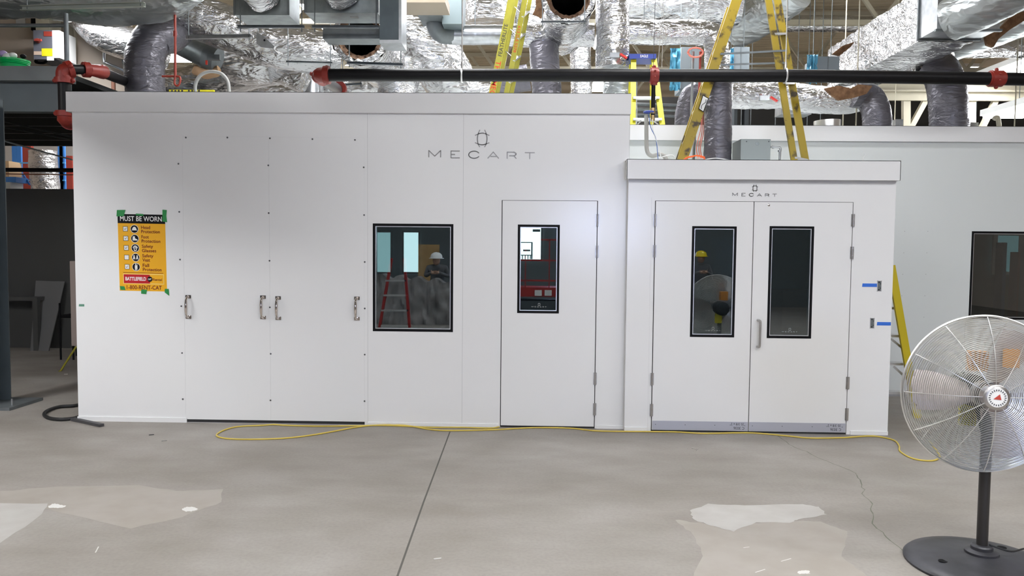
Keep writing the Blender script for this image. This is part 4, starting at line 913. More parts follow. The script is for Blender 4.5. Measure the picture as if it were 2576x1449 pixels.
duct('foil_duct', [(1540, -60, 2.6), (1541, 80, 2.6), (1540, 172, 2.6)], 41, FOIL, 'tall upright foil duct left of the blue-topped ladder', n=48)
duct('foil_duct', [(1545, 160, 3.4), (1562, 200, 3.4), (1560, 238, 3.4)], 42, FOILW, 'smooth foil duct stub under the tall upright duct', z=RZ)
duct('foil_duct', [(1460, 112, 5.2), (1462, 240, 5.2)], 26, FOIL, 'narrow upright foil duct right of the thick grey flexible duct', z=RZ)
duct('foil_duct', [(1565, 80, 3.4), (1680, 82, 3.4), (1775, 84, 3.4), (1800, 108, 3.35), (1803, 150, 3.3), (1803, 214, 3.2)], 30, FOIL, 'foil duct running level then turning down behind the dirty yellow ladder', rods=[(1620, 60, 3.4)])
duct('foil_duct', [(1560, 8, 5.2), (1700, 8, 5.2), (1860, 12, 5.2)], 48, FOILB, 'bright foil duct along the top edge above the blue-topped ladder')
duct('foil_duct', [(1850, 70, 6.5), (1925, 28, 6.0), (2000, -30, 5.5)], 50, FOILW, 'smooth foil duct slanting up between the legs of the dirty yellow ladder')
duct('foil_duct', [(1845, 59, 8.6), (2100, 60, 8.6), (2290, 64, 8.6)], 20, FOIL, 'distant level foil duct under the roof right of the dirty yellow ladder', rods=[(2050, 50, 8.6)])
duct('foil_duct', [(1835, 240, 3.6), (1960, 240, 3.6), (2050, 250, 3.5), (2130, 252, 3.4), (2185, 238, 3.3)], 33, FOIL, 'low foil duct behind the dirty yellow ladder leading to a grey bend')
duct('foil_duct', [(2390, 122, 5), (2640, 122, 5)], 22, FOIL, 'level foil duct at the right edge above the black pipe')
duct('foil_duct', [(2400, 128, 3.4), (2480, 100, 3.2), (2620, 50, 2.8)], 24, FOILW, 'slanting foil duct at the upper right under the silver box')
duct('foil_duct', [(2395, 48, 1.35), (2460, 18, 1.1), (2560, -30, .8), (2640, -70, .6)], 52, FOILW, 'large smooth foil duct leaving the silver box to the upper right corner', n=48)
duct('foil_duct', [(2290, 168, 3.5), (2330, 166, 3.5), (2362, 172, 3.5)], 26, FOILB, 'crinkled foil duct collar above the rightmost grey flexible duct')
duct('round_duct', [(785, 190, 5.6), (785, 240, 5.6)], 28, GALVL, 'bright upright silver duct just left of the red pipe elbow', wr=None, z=RZ)
duct('spiral_duct', [(435, 98, 4.1), (480, 122, 4.1), (525, 144, 4.1)], 30, GALV, 'grey spiral duct slanting down beside the grey flexible duct', wr='ribs')
# grey flexible ducts
gf = 'grey flexible duct drops'
duct('flexible_duct', [(452, 60, 3.6), (425, 85, 3.1), (385, 100, 2.9), (366, 140, 2.8), (364, 190, 2.8), (366, 236, 2.8)], 43, FLEX, 'thick grey flexible duct bending down onto the roof at far left', wr='flex', z=RZ, group=gf, n=40, step=.018)
duct('flexible_duct', [(1368, 112, 3.0), (1370, 150, 3.0), (1373, 200, 3.0), (1375, 242, 3.0)], 36, FLEX, 'thick grey flexible duct dropping between the long ladder and narrow foil duct', wr='flex', z=RZ, group=gf, step=.018)
duct('flexible_duct', [(1330, 195, 4.8), (1290, 205, 4.8), (1270, 240, 4.8)], 32, FLEX, 'grey flexible duct half hidden behind the long yellow ladder', wr='flex', z=RZ, group=gf, step=.02)
duct('flexible_duct', [(1806, 205, 1.1), (1806, 300, 1.1), (1805, 390, 1.1)], 33, FLEX, 'long grey flexible duct standing on the low booth roof', wr='flex', z=2.42, group=gf, step=.018)
duct('flexible_duct', [(1755, 228, 3.4), (1735, 240, 3.4), (1722, 280, 3.4), (1720, 318, 3.4)], 22, FLEX, 'narrow grey flexible duct behind the booth ladder', wr='flex', z=RZ, group=gf, step=.02)
duct('flexible_duct', [(2150, 236, 3.2), (2185, 246, 3.2), (2203, 278, 3.1), (2206, 322, 3.1)], 33, FLEX, 'grey flexible duct bend right of the dirty yellow ladder', wr='flex', z=RZ, group=gf, step=.018)
duct('flexible_duct', [(2345, 165, 3.4), (2372, 190, 3.3), (2384, 250, 3.2), (2388, 325, 3.2)], 43, FLEX, 'thickest grey flexible duct, rightmost over the rear roof', wr='flex', z=RZ, group=gf, step=.018)
solo('duct_collar', MB().tube(pth((2081, 304, 2.6), (2081, 330, 2.6)), 32/ppm(2.6), 32), CHROME, 'short shiny round duct collar on the rear roof', 'duct')
P = pth((450, 60, 3.65), (415, 72, 3.6)); 
duct('duct_collar', [(438, 72, 3.5), (428, 122, 3.3)], 14, REDP, 'dusky red collar strip at the bend of the far left flexible duct', wr=None)
# torn insulation hanging at the right
for pts, Y, lb in (([(2075, 222), (2110, 215), (2140, 222), (2160, 212), (2195, 216), (2180, 236), (2150, 245), (2112, 252), (2092, 238)], 2.9, 'brown insulation torn open on the low foil duct'),
                   ([(2480, 92), (2520, 66), (2545, 40), (2576, 28), (2580, 50), (2540, 75), (2512, 98), (2500, 118), (2484, 112)], 2.2, 'ragged brown insulation hanging at the upper right edge'),
                   ([(1330, 160), (1331, 160), (1331, 161)], 3, None), ([(2095, 135), (2120, 115), (2150, 105), (2140, 118), (2112, 140)], 3.9, 'small brown insulation edge at the far end of the rectangular foil duct')):
    if lb: solo('torn_insulation', MB().poly([(q.x, q.z) for q in [at(x, y, Y) for x, y in pts]], Y, .05), WOOL, lb, 'insulation')
# rectangular foil duct running away at the right, silver box at its near end
zb = 4.2; a = onz(2310, 105, zb); b = onz(2440, 110, zb); c = onz(2190, 175, zb)
y0, y1 = a.y, c.y+.5; x0, x1 = a.x, b.x
def rect_duct(name, x0, x1, y0, y1, z0, z1, mtl, label, amp=.02):
    mb = MB(); n = max(2, int((y1-y0)/.04)); ring = []
    per = [(x0+(x1-x0)*k/16, z0) for k in range(16)]+[(x1, z0+(z1-z0)*k/16) for k in range(16)]+[(x1-(x1-x0)*k/16, z1) for k in range(16)]+[(x0, z1-(z1-z0)*k/16) for k in range(16)]
    vs = []; cx, cz = (x0+x1)/2, (z0+z1)/2
    for i in range(n+1):
        y = y0+(y1-y0)*i/n
        for x, z in per:
            k = 1+amp*noise.noise(V((x*7, y*7, z*7)))*3; vs.append((cx+(x-cx)*k, y, cz+(z-cz)*k))
    m = len(per); fs = [(i*m+k, i*m+(k+1) % m, (i+1)*m+(k+1) % m, (i+1)*m+k) for i in range(n) for k in range(m)]+[tuple(range(m)), tuple(range(n*m+m-1, n*m-1, -1))]
    return solo(name, mb.add(vs, fs), mtl, label, 'duct', ang=60)
rect_duct('foil_duct', x0, x1, y0+.02, y1+.9, zb, zb+.62, FOIL, 'large rectangular foil-wrapped duct running away at the upper right')
t = thing('plenum_box', 'bare silver sheet-metal box at the near end of the rectangular foil duct', 'duct', ((x0+x1)/2, y0-.3, zb+.02))
obj('shell', MB().box((x0, y0-.42, zb+.03), (x1+.05, y0, zb+.75)), GALVL, t, smooth=False)
obj('flange', MB().box((x0-.02, y0-.015, zb+.01), (x1+.07, y0+.01, zb+.77)), GALVD, t, smooth=False); obj('flange', MB().box((x0-.02, y0-.44, zb+.005), (x1+.07, y0-.40, zb+.03)), GALVD, t, smooth=False)
# filter housings, with the round foil inlet on each
hb = 'grey filter housings at the top left'
def housing(px0, px1, py, label, Y=.68, depth=.38):
    a, b = at(px0, py, Y), at(px1, py, Y); t = thing('filter_housing', label, 'filter box', ((a.x+b.x)/2, Y, a.z), hb)
    obj('housing', MB().box((a.x, Y, a.z), (b.x, Y+depth, a.z+.42)), GALV, t, smooth=False)
    obj('seam_flange', MB().box((a.x-.01, Y-.006, a.z), (a.x+.015, Y, a.z+.42)).box((b.x-.015, Y-.006, a.z), (b.x+.01, Y, a.z+.42)), GALVD, t, smooth=False)
    q = at((px0+px1)/2-5, py-54, Y-.1)
    obj('foil_inlet', MB().tube(resample([V((q.x, Y-.02, q.z)), V((q.x, Y-.5, q.z+.12))], .03), 42/ppm(Y), 40, True, wr_foil(.04)), FOIL, t, ang=60)
    return t
housing(590, 726, 38, 'left of the two grey filter housings, above its strut rail')
h2 = housing(767, 950, 32, 'right of the two grey filter housings, beside the blue-grey panel')
lo, hi = px_box(873, 36, 900, 41, .67, .005); obj('label', MB().box((at(880, 45, .8).x, .80, at(880, 32, .68).z-.003), (at(900, 45, .8).x, .86, at(880, 32, .68).z)), WHITEP, h2, smooth=False)
t = thing('sheet_duct', 'upright blue-grey sheet metal duct panel right of the filter housings', 'duct', tuple(at(980, 103, .5)))
obj('sheet', MB().box(*px_box(955, -40, 1003, 101, .5, .30)), mat('blue_grey_sheet', (.11, .14, .155), .4, .3, var=.2, vs=5), t, smooth=False)
obj('edge_frame', MB().box(*px_box(1003, -40, 1010, 106, .5, .32)).box(*px_box(955, 100, 1010, 108, .49, .32)), GALVL, t, smooth=False)
solo('duct_box', MB().box(*px_box(812, 66, 956, 97, .72, .25)), GALVD, 'low dull grey slotted box hanging under the right filter housing', 'duct', smooth=False)
solo('duct_box', MB().box(*px_box(1112, -40, 1163, 60, 2.6, .5)), mat('blue_grey_sheet_light', (.15, .19, .20), .4, .3), 'blue-grey duct box above the bare spiral duct', 'duct', smooth=False)
solo('duct_box', MB().box(*px_box(1051, 14, 1113, 38, 2.5, .5)), GALVD, 'dark square duct piece on top of the dull elbow', 'duct', smooth=False)
solo('duct_box', MB().box(*px_box(1000, -20, 1120, 6, 1.8, .5)), mat('buff_sheet', (.35, .29, .22), .5), 'buff duct underside cut off by the top edge', 'duct', smooth=False)
# hanging plate
P = pth((645, 80, 2.2), (662, 90, 2.2), (690, 116, 2.2), (688, 122, 2.2), (658, 119, 2.2), (645, 110, 2.2))
t = thing('hanging_plate', 'pale grey angular plate with a dark hole hanging under the left filter housing', 'plate', (P[0].x, 2.2, P[3].z))
obj('plate', MB().poly([(q.x, q.z) for q in P], 2.2, .01), GALVL, t, smooth=False)
q = at(665, 101, 2.19); obj('hole', MB().lathe([(.013, 0), (.013, .004)], (q.x, 2.195, q.z), 12, 'y'), BLACK, t)
obj('hanger_rod', MB().cyl(P[0]+V((.02, .005, 0)), V((P[0].x+.02, 2.205, CEIL)), .005, 6), GALVD, t)
# strut rails hung on rods
sg = 'strut rails hung on threaded rods'
def trapeze(px0, py0, px1, py1, Y, label, h=8, r0=None, r1=None, mtl=GALVD):
    a, b = at(px0, py0, Y), at(px1, py1, Y); t = thing('strut_rail', label, 'support rail', tuple((a+b)/2), sg); s = h/ppm(Y)
    obj('channel', MB().chan(a, b, s, s*.9, (0, -1, 0), .004), mtl, t, smooth=False)
    for q in (a.lerp(b, .04), a.lerp(b, .96)):
        obj('hanger_rod', MB().cyl(q-V((0, 0, .05)), (q.x, q.y+.005, CEIL), .006, 6), GALVD, t)
    return t
trapeze(56, 22, 366, 13, 1.7, 'long pale strut rail under the broad duct at top left', 11, mtl=mat('pale_primed_rail', (.42, .45, .40), .5))
trapeze(468, 95, 633, 92, 2.4, 'strut rail just left of the hanging plate', 9, mtl=GALVL)
trapeze(598, 68, 766, 68, .55, 'strut rail under the left filter housing', 7)
trapeze(785, 68, 953, 69, .55, 'strut rail under the right filter housing', 7)
trapeze(720, 155, 836, 158, 2.9, 'thin strut rail left of the lower torn duct', 4)
trapeze(873, 158, 1014, 163, 1.6, 'strut rail below the lower torn duct', 6)
trapeze(860, 214, 910, 211, 3.2, 'short strut rail right of the red pipe elbow', 5)
trapeze(1360, 55, 1475, 55, 1.75, 'dark strut rail below the upper torn duct', 4)

# ------------------------------------------------------------------ sprinkler main
YP = .8; r = 15.5/ppm(YP)
t = thing('sprinkler_main', 'long black sprinkler pipe with red couplings crossing above the white walls', 'pipe', tuple(at(1700, 190, YP)))
P = pth((822, 189, YP), (1500, 189.5, YP), (2000, 191, YP), (2300, 195, YP), (2620, 200, YP)); 
obj('pipe', MB().tube(P, r, 28), BLACKPIPE, t)
cA = at(818, 189, YP)
mb = MB().tube([at(829, 189, YP), at(818, 189, YP), at(806, 189, YP+.02), at(800, 194, YP+.12)], [r*1.25, r*1.22, r*1.2, r*1.05], 24)
mb.tube([at(802, 190, YP+.03), at(812, 200, YP+.2)], [r*1.15, r*1.1], 20)
mb.cyl(at(815, 189, YP), at(829, 189, YP), r*1.45, 24).ball(at(822, 171, YP), .028).ball(at(822, 206, YP), .028).ball(at(784, 186, YP+.1), .022)
obj('elbow', mb, RED, t)
p0, p1 = at(806, 195, YP+.08), at(866, 236, 2.6)
obj('branch_pipe', MB().cyl(p0, p1, r*.92, 20), mat('glossy_dark_pipe', (.05, .05, .055), .3, .3), t)
q = at(854, 222, 2.1); d = (p1-p0).normalized(); obj('coupling', MB().cyl(q-d*.05, q+d*.05, r*1.3, 20).ball(q+V((.02, 0, .1)), .03), RED, t)
for px, py in ((1645, 190), (2505, 198)):
    q = at(px, py, YP); d = .035 if px == 1645 else .06
    mb = MB().cyl(q-V((d, 0, 0)), q+V((d, 0, 0)), r*1.28, 24).cyl(q-V((d*1.3, 0, 0)), q+V((d*1.3, 0, 0)), r*1.1, 24)
    for s in (-1, 1): mb.ball(q+V((0, -.01, s*r*1.35)), .02).ball(q+V((0, -r*1.25, s*r*.5)), .012)
    obj('coupling', mb, RED, t)
mb = MB().cyl(at(1645, 195, YP), at(1645, 214, YP), .035, 14); obj('drop_outlet', mb, RED, t)
obj('drop_pipe', MB().cyl(at(1644, 212, YP), at(1642, 300, YP), .021, 12), BLACKPIPE, t)
obj('sprinkler_fitting', MB().cyl(at(1642, 272, YP), at(1642, 286, YP), .026, 10).cyl(at(1642, 290, YP), at(1642, 304, YP), .022, 10), mat('brass', (.45, .33, .16), .35, .8), t)
c = at(1632, 282, YP); obj('valve_wheel', MB().tube([c+V((.05*cos(k*pi/10), .05*sin(k*pi/10), 0)) for k in range(21)], .009, 8, False).cyl(c-V((.05, 0, 0)), c+V((.05, 0, 0)), .008, 8), BLUEP, t)
for px in (1162, 1976):
    q = at(px, 190, YP); mb = MB().tube([q+V((0, cos(RAD(a))*r*1.06, sin(RAD(a))*r*1.06)) for a in range(-90, 271, 20)], .010, 6, False)
    h_ = obj('clevis_hanger', mb, ALU, t); obj('hanger_rod', MB().cyl(q+V((0, 0, r)), (q.x, q.y, CEIL), .0065, 8).cyl(q+V((0, 0, r)), q+V((0, 0, r+.07)), .013, 8), STEEL, h_)
# red bracing pipe near the left flexible duct
t = thing('bracing_pipe', 'thin red sprinkler drop with a hooked end beside the left flexible duct', 'pipe', tuple(at(440, 210, 2.3)))
obj('pipe', MB().tube(pth((440, -20, 2.3), (441, 195, 2.3)), .016, 10).tube(crom(pth((408, 192, 2.3), (440, 192, 2.3), (452, 194, 2.3), (453, 206, 2.3), (447, 216, 2.3), (439, 210, 2.3), (441, 190, 2.3)), 5), .013, 8), REDP, t)
obj('coupling', MB().cyl(at(440, 78, 2.3), at(440, 92, 2.3), .024, 10), RED, t)
solo('conduit_hoop', MB().tube(crom(pth((492, 236, 1.6), (492, 212, 1.6), (504, 190, 1.6), (528, 180, 1.6), (556, 185, 1.6), (573, 205, 1.6), (577, 236, 1.6)), 8)+[V((at(577, 236, 1.6).x, 1.6, RZ))], 4.2/ppm(1.6), 10), mat('grey_conduit', (.40, .40, .38), .45), 'grey conduit arching up over the wall top near the caution-yellow rail', 'conduit')
a, b = at(425, 232, 2.2), at(538, 226, 2.2)
t = thing('step_ladder', 'yellow ladder end lying flat, barely showing over the wall top at left', 'ladder', (a.x, 2.2, RZ))
obj('rail', MB().box((a.x, 2.2, b.z-.10), (b.x, 2.23, b.z)), YELN, t, smooth=False); 
for q in (428, 480, 536): p = at(q, 229, 2.2); obj('foot', MB().box((p.x-.015, 2.2, RZ), (p.x+.015, 2.24, p.z-.05)), ALU, t, smooth=False)
mb = MB()
for k in range(9): p = at(430+k*8.5, 228.5, 2.19); mb.box((p.x, 2.196, p.z-.012), (p.x+.02, 2.2, p.z+.012)) if k not in (4,) else 0
obj('marking', mb, INK, t, smooth=False)

# ------------------------------------------------------------------ step ladders
def rail(mb, p, q, w, dpt, up=(0, 1, 0)): return mb.chan(p, q, w, dpt, up, .006)
# dirty yellow step ladder on the booth roof
def rung(mb, p, q, dpt=.07, th=.022): return mb.bar(p, q, dpt, th)
YL = 1.05; zr = 2.42
t = thing('step_ladder', 'tall dirty yellow step ladder standing astride on the booth roof', 'ladder', (mx(1870, YL, 300), YL, zr))
def leg(pa, pb, Ya, Yb, mtl, w, dp=.03, nm='rail', foot=True, up=(0, 1, 0)):
    a, b = at(*pa, Ya), at(*pb, Yb)
    d = (b-a); 
    if foot: b = a+d*((zr-a.z)/d.z)
    o = obj(nm, rail(MB(), a, b, w, dp, up), mtl, t, smooth=False)
    return a, b
wdt = 24/ppm(YL)
a1, b1 = leg((1862, -25), (1716, 404), .95, .95, YELD, wdt)
a2, b2 = leg((1838, 20), (1712, 396), 1.45, 1.45, YELD, wdt*.8)
a3, b3 = leg((1930, -25), (1999, 404), .95, .95, YELD, wdt*.62)
a4, b4 = leg((1952, -25), (2027, 404), 1.45, 1.45, YELD, wdt*.72)
for f in (.22, .47, .86): obj('rung', rung(MB(), a3.lerp(b3, f+.005), a4.lerp(b4, f), .06), ALU, t, smooth=False)
for f in (.25, .42, .58, .75, .9): obj('step', rung(MB(), a1.lerp(b1, f), a2.lerp(b2, f+.01), .07), ALU, t, smooth=False)
obj('spreader', MB().bar(at(1812, 136, .94), at(1980, 127, .94), .02, .006, (0, 1, 0)), GALVD, t, smooth=False)
obj('spreader', MB().bar(at(1815, 163, 1.4), at(1975, 158, 1.4), .02, .006, (0, 1, 0)), GALVD, t, smooth=False)
P = [at(x, y, .925) for x, y in ((1768, 238), (1783, 247), (1770, 283), (1757, 274))]
obj('label', MB().add([tuple(p) for p in P], [(0, 1, 2, 3)]), POSTK, t, smooth=False)
P = [at(x, y, .921) for x, y in ((1769, 241), (1781, 248), (1769, 280), (1759, 273))]
obj('label', MB().add([tuple(p) for p in P], [(0, 1, 2, 3)]), POSTW, t, smooth=False)
p = at(1776, 250, .918); q = at(1764, 274, .918); obj('marking', MB().tube(crom([p, p.lerp(q, .3)+V((.012, 0, 0)), p.lerp(q, .6)-V((.012, 0, 0)), q], 4), .003, 5), INK, t)
# blue-topped ladder on the rear roof
t = thing('step_ladder', 'bright yellow step ladder with a blue top standing behind the tall wall corner', 'ladder', (mx(1620, 2.6, 300), 2.6, RZ)); zr = RZ
t0_, Yg = t, 2.45
def leg2(pa, pb, Ya, Yb, w, mtl=YELN):
    a, b = at(*pa, Ya), at(*pb, Yb); b = a+(b-a)*((RZ-a.z)/(b-a).z); obj('rail', rail(MB(), a, b, w, .03), mtl, t, smooth=False); return a, b
w_ = 13/ppm(Yg)
l1 = leg2((1594, 147), (1592, 318), Yg, Yg-.25, w_); l2 = leg2((1645, 147), (1667, 318), Yg, Yg-.25, w_)
l3 = leg2((1588, 147), (1583, 318), Yg+.2, Yg+.9, w_*.7); l4 = leg2((1640, 147), (1640, 318), Yg+.2, Yg+.9, w_*.7)
obj('step', MB().bar(at(1592, 247, Yg-.15), at(1658, 247, Yg-.15), .09, .03), ALU, t, smooth=False)
obj('step', MB().bar(at(1592, 301, Yg-.22), at(1664, 301, Yg-.22), .09, .03), ALU, t, smooth=False)
obj('brace', MB().bar(at(1600, 316, Yg-.2), at(1614, 303, Yg-.22), .02, .01), ALU, t, smooth=False); obj('brace', MB().bar(at(1660, 316, Yg-.2), at(1642, 303, Yg-.22), .02, .01), ALU, t, smooth=False)
lo, hi = px_box(1583, 135.5, 1651, 147, Yg-.06, .32); tp = obj('top_cap', MB().box(lo, hi), BLUEP, t, smooth=False)
c = at(1620.5, 141, Yg-.06); s = ppm(Yg)
text_mesh('EAGLE', 19/s, 6.5/s, POSTW, 'lettering', tp, lambda u, v: (c.x+u, Yg-.062, c.z+v), .015)
# lettered ladder standing on the main roof
YF = 1.9; s = ppm(YF)
t = thing('step_ladder', 'long yellow lettered ladder leaning upright in front of the spiral duct', 'ladder', (mx(1265, YF, 230), YF, RZ))
def leg3(pa, pb, Ya, wpx):
    a, b = at(*pa, Ya), at(*pb, Ya); b = a+(b-a)*((RZ-a.z)/(b-a).z); o = obj('rail', rail(MB(), a, b, wpx/ppm(Ya), .04), YEL, t, smooth=False); return a, b, o
A = leg3((1290, -20), (1237, 240), YF, 17); A2 = leg3((1303, -20), (1250, 240), YF+.12, 10)
B = leg3((1324, -20), (1273, 240), YF+.05, 13); B2 = leg3((1337, -20), (1286, 240), YF+.25, 10)
for k in range(6):
    f = .1+k*.15; obj('brace', MB().bar(A2[0].lerp(A2[1], f), B[0].lerp(B[1], f+.05), .012, .006), ALU, t, smooth=False); obj('step', MB().bar(B[0].lerp(B[1], f+.07), B2[0].lerp(B2[1], f+.03), .05, .02), ALU, t, smooth=False)
def along(rl, f, Yf, body, wlen, hpx, mtl, sg_=1):
    a, b, o = rl; d = (a-b).normalized(); n_ = V((0, -1, 0)); up = n_.cross(d)*1.0; up = V((-d.z, 0, d.x)).normalized(); c = b.lerp(a, f); S = ppm(Yf)
    text_mesh(body, wlen/S, hpx/S, mtl, 'lettering', o, lambda u, v: tuple(c+d*u*sg_+up*v*sg_+V((0, -.0032, 0))), .01)
fy = lambda rl, py: (at(1260, py, YF).z-rl[1].z)/(rl[0].z-rl[1].z)
along(A, fy(A, 101), YF, 'FEATHERLITE', 80, 9.5, INK)
REDI = mat('red_marking', (.55, .03, .01), .5)
along(A, fy(A, 197), YF, 'THERMEC', 86, 13, REDI, -1)
along(B, fy(B, 96), YF, '613.225.5278', 66, 7, REDI, -1)
# ladder behind the booth at the right
t = thing('step_ladder', 'yellow step ladder with silver treads behind the right end of the booth', 'ladder', tuple(onz(2290, 1052)))
a, b = at(2243, 668, .75), onz(2309, 1052); obj('rail', rail(MB(), a, b, .075, .03), YELR, t, smooth=False)
fr = t
for py, pxr in ((775, 2262), (845, 2276), (915, 2284), (988, 2292)):
    q = at(pxr, py, .85); p_ = V((BXR+.03, q.y, q.z)); e = V((BXR+.02, q.y, q.z))
    obj('tread', MB().box((e.x, q.y-.04, q.z-.012), (q.x, q.y+.08, q.z+.012)), ALU, t, smooth=False)
for p0, p1 in (((2241, 852), (2275, 880)), ((2248, 922), (2290, 960))):
    obj('brace', MB().bar(at(*p0, .8), at(*p1, .8), .022, .008, (0, 1, 0)), ALU, t, smooth=False)

# ------------------------------------------------------------------ things on the booth roof
a, b = at(1863, 404, .9), at(1939, 350, .9)
t = thing('junction_box', 'grey steel junction box with a short conduit on the booth roof', 'electrical box', (a.x, .9, 2.42))
obj('enclosure', MB().box((a.x, .9, 2.42), (b.x, 1.25, b.z)), CABINET, t, smooth=False)
for px in (1878, 1934): q = at(px, 356, .9); obj('screw', MB().lathe([(.006, 0), (.006, .003)], (q.x, .9, q.z), 8, 'y'), INK, t)
q = at(1905, 361, .9); obj('knockout', MB().lathe([(.02, 0), (.018, .002)], (q.x, .9, q.z), 16, 'y'), GALV, t)
obj('conduit', MB().tube(crom(pth((1939, 370, 1.0), (1955, 370, 1.0), (1963, 373, 1.0), (1962, 385, 1.0)), 5)+[V((at(1961, 404, 1).x, 1.0, 2.41))], .012, 10).cyl(at(1943, 370, 1), at(1947, 370, 1), .018, 10).cyl(at(1961, 378, 1), at(1961, 382, 1), .018, 10), GALVL, t)
P = [at(1744+26*cos(k*.33)+random.uniform(-2, 2), 399+7*sin(k*.33)+random.uniform(-1, 1), .8) for k in range(58)]
P = [V((p.x, .75+.12*sin(i*.33), max(p.z-.02, 2.408))) for i, p in enumerate(P)]
q = at(1735, 255, .85)
solo('orange_cable_coil', MB().tube(P, .008, 6), ORANGE, 'coil of orange cable lying on the booth roof behind the ladder foot', 'cable')
for i, (x0, x1, y0) in enumerate(((1768, 1758, 250), (1772, 1762, 262), (1765, 1752, 300))):
    solo('hanging_cable', MB().tube(crom(pth((x0, y0, 1.3), ((x0+x1)/2+3, 330, 1.2), (x1, 370, 1.0), (x1+4, 398, .9)), 6), .005, 6), ORANGEL, ['pale red cable rising from the orange coil, longest strand', 'pale red cable rising from the orange coil, middle strand', 'pale red cable rising from the orange coil, shortest strand'][i], 'cable', 'cables above the orange coil')
solo('cable_conduit', MB().tube(crom(pth((1626, 290, .85), (1626, 340, .85), (1628, 380, .85), (1640, 392, .85), (1658, 388, .85), (1672, 394, .85), (1678, 408, .85)), 8), .022, 12), mat('grey_flexible_conduit', (.38, .37, .34), .5), 'grey flexible conduit hanging and curling onto the booth roof at its left end', 'conduit')
for i, (P, mtl, lb) in enumerate((([(1632, 285), (1637, 320), (1650, 350), (1656, 404)], mat('blue_wire', (.05, .12, .35), .5), 'dark blue wire hanging beside the grey conduit on the booth roof'), ([(1640, 300), (1645, 335), (1658, 375), (1664, 404)], WHITEP, 'white wire hanging beside the grey conduit on the booth roof'), ([(1655, 398), (1690, 390), (1700, 404)], WHITEP, 'white wire lying on the booth roof left of the ladder foot'), ([(1770, 402), (1800, 398), (1830, 402), (1845, 404)], WHITEP, 'white wire at the foot of the booth roof flexible duct'))):
    solo('wire', MB().tube(crom([at(x, y, .7) for x, y in P], 6), .004, 6), mtl, lb, 'wire')
for i, px in enumerate((1643, 1665, 1655)):
    solo('string', MB().cyl(at(px, 170, 1.2), at(px+6 if i < 2 else px+14, -20, 1.2), .003, 5), [INK, STEEL, STEEL][i], ['black line hanging above the red coupling', 'grey line hanging right of the red coupling', 'slanted grey line hanging above the red coupling'][i], 'line')
solo('bent_wire', MB().tube([V((at(2170, 404, .4).x, .4, 2.4))]+pth((2171, 397, .4), (2176, 390, .4), (2172, 385, .4)), .0025, 5), STEEL, 'tiny bent wire poking above the right end of the booth roof', 'wire')
solo('steel_post', MB().cyl(at(1744, 404, 1.2), at(1748, 330, 1.2), .016, 8), GALVL, 'thin steel post rising from the booth roof between the coil and ladder', 'post')
# caps, tags, cable coil, film, VAV boxes further back
def red_handle(px, py, Y, label):
    t = thing('damper_handle', label, 'handle', tuple(at(px, py, Y)))
    obj('lever', MB().bar(at(px, py, Y), at(px+17, py+11, Y), .05, .02), mat('signal_red', (.75, .03, .02), .4), t)
    obj('quadrant', MB().box(*px_box(px-26, py-4, px-2, py+8, Y, .05)), GALVL, t, smooth=False)
red_handle(1560, 136, 2.35, 'red damper handle on the tall upright foil duct')
red_handle(1938, 244, 3.2, 'red damper handle on the low foil duct by the ladder leg')
solo('duct_damper', MB().tube(pth((520, 142, 4.0), (548, 152, 4.0)), 32/ppm(4), 30).box(*px_box(520, 137, 552, 150, 3.6, .06)), GALVD, 'dull grey damper section on the end of the slanting spiral duct', 'duct')
q = at(519, 157, 3.55); solo('red_tag', MB().box((q.x-.012, 3.55, q.z-.03), (q.x+.012, 3.57, q.z+.03)), mat('signal_red2', (.75, .05, .03), .4), 'small red tag on the grey damper section', 'tag')
solo('insulation_scrap', MB().tube(resample(crom(pth((490, 175, 4), (520, 186, 4), (552, 176, 4)), 5), .03), .07, 14, True, wr_foil(.2)), mat('tan_wool', (.55, .35, .2), .9), 'tan insulation scrap under the grey damper section', 'insulation')
mb = MB()
P = [at(1750+(19+random.uniform(-3, 3))*cos(k*.35), 132+(12+random.uniform(-2, 2))*sin(k*.35), 2.6+.002*k) for k in range(110)]
solo('cable_coil', mb.tube(P, .006, 5), ORANGEL, 'bundle of pale red cable hung under the foil elbow', 'cable')
for i, px in enumerate((1744, 1762)):
    solo('riser_conduit', MB().cyl(at(px, 130, 2.8), at(px-6, 318, 2.8), .016, 8), [GALVL, REDP][i], ['pale conduit dropping from the hung cable bundle', 'red conduit dropping from the hung cable bundle'][i], 'conduit')
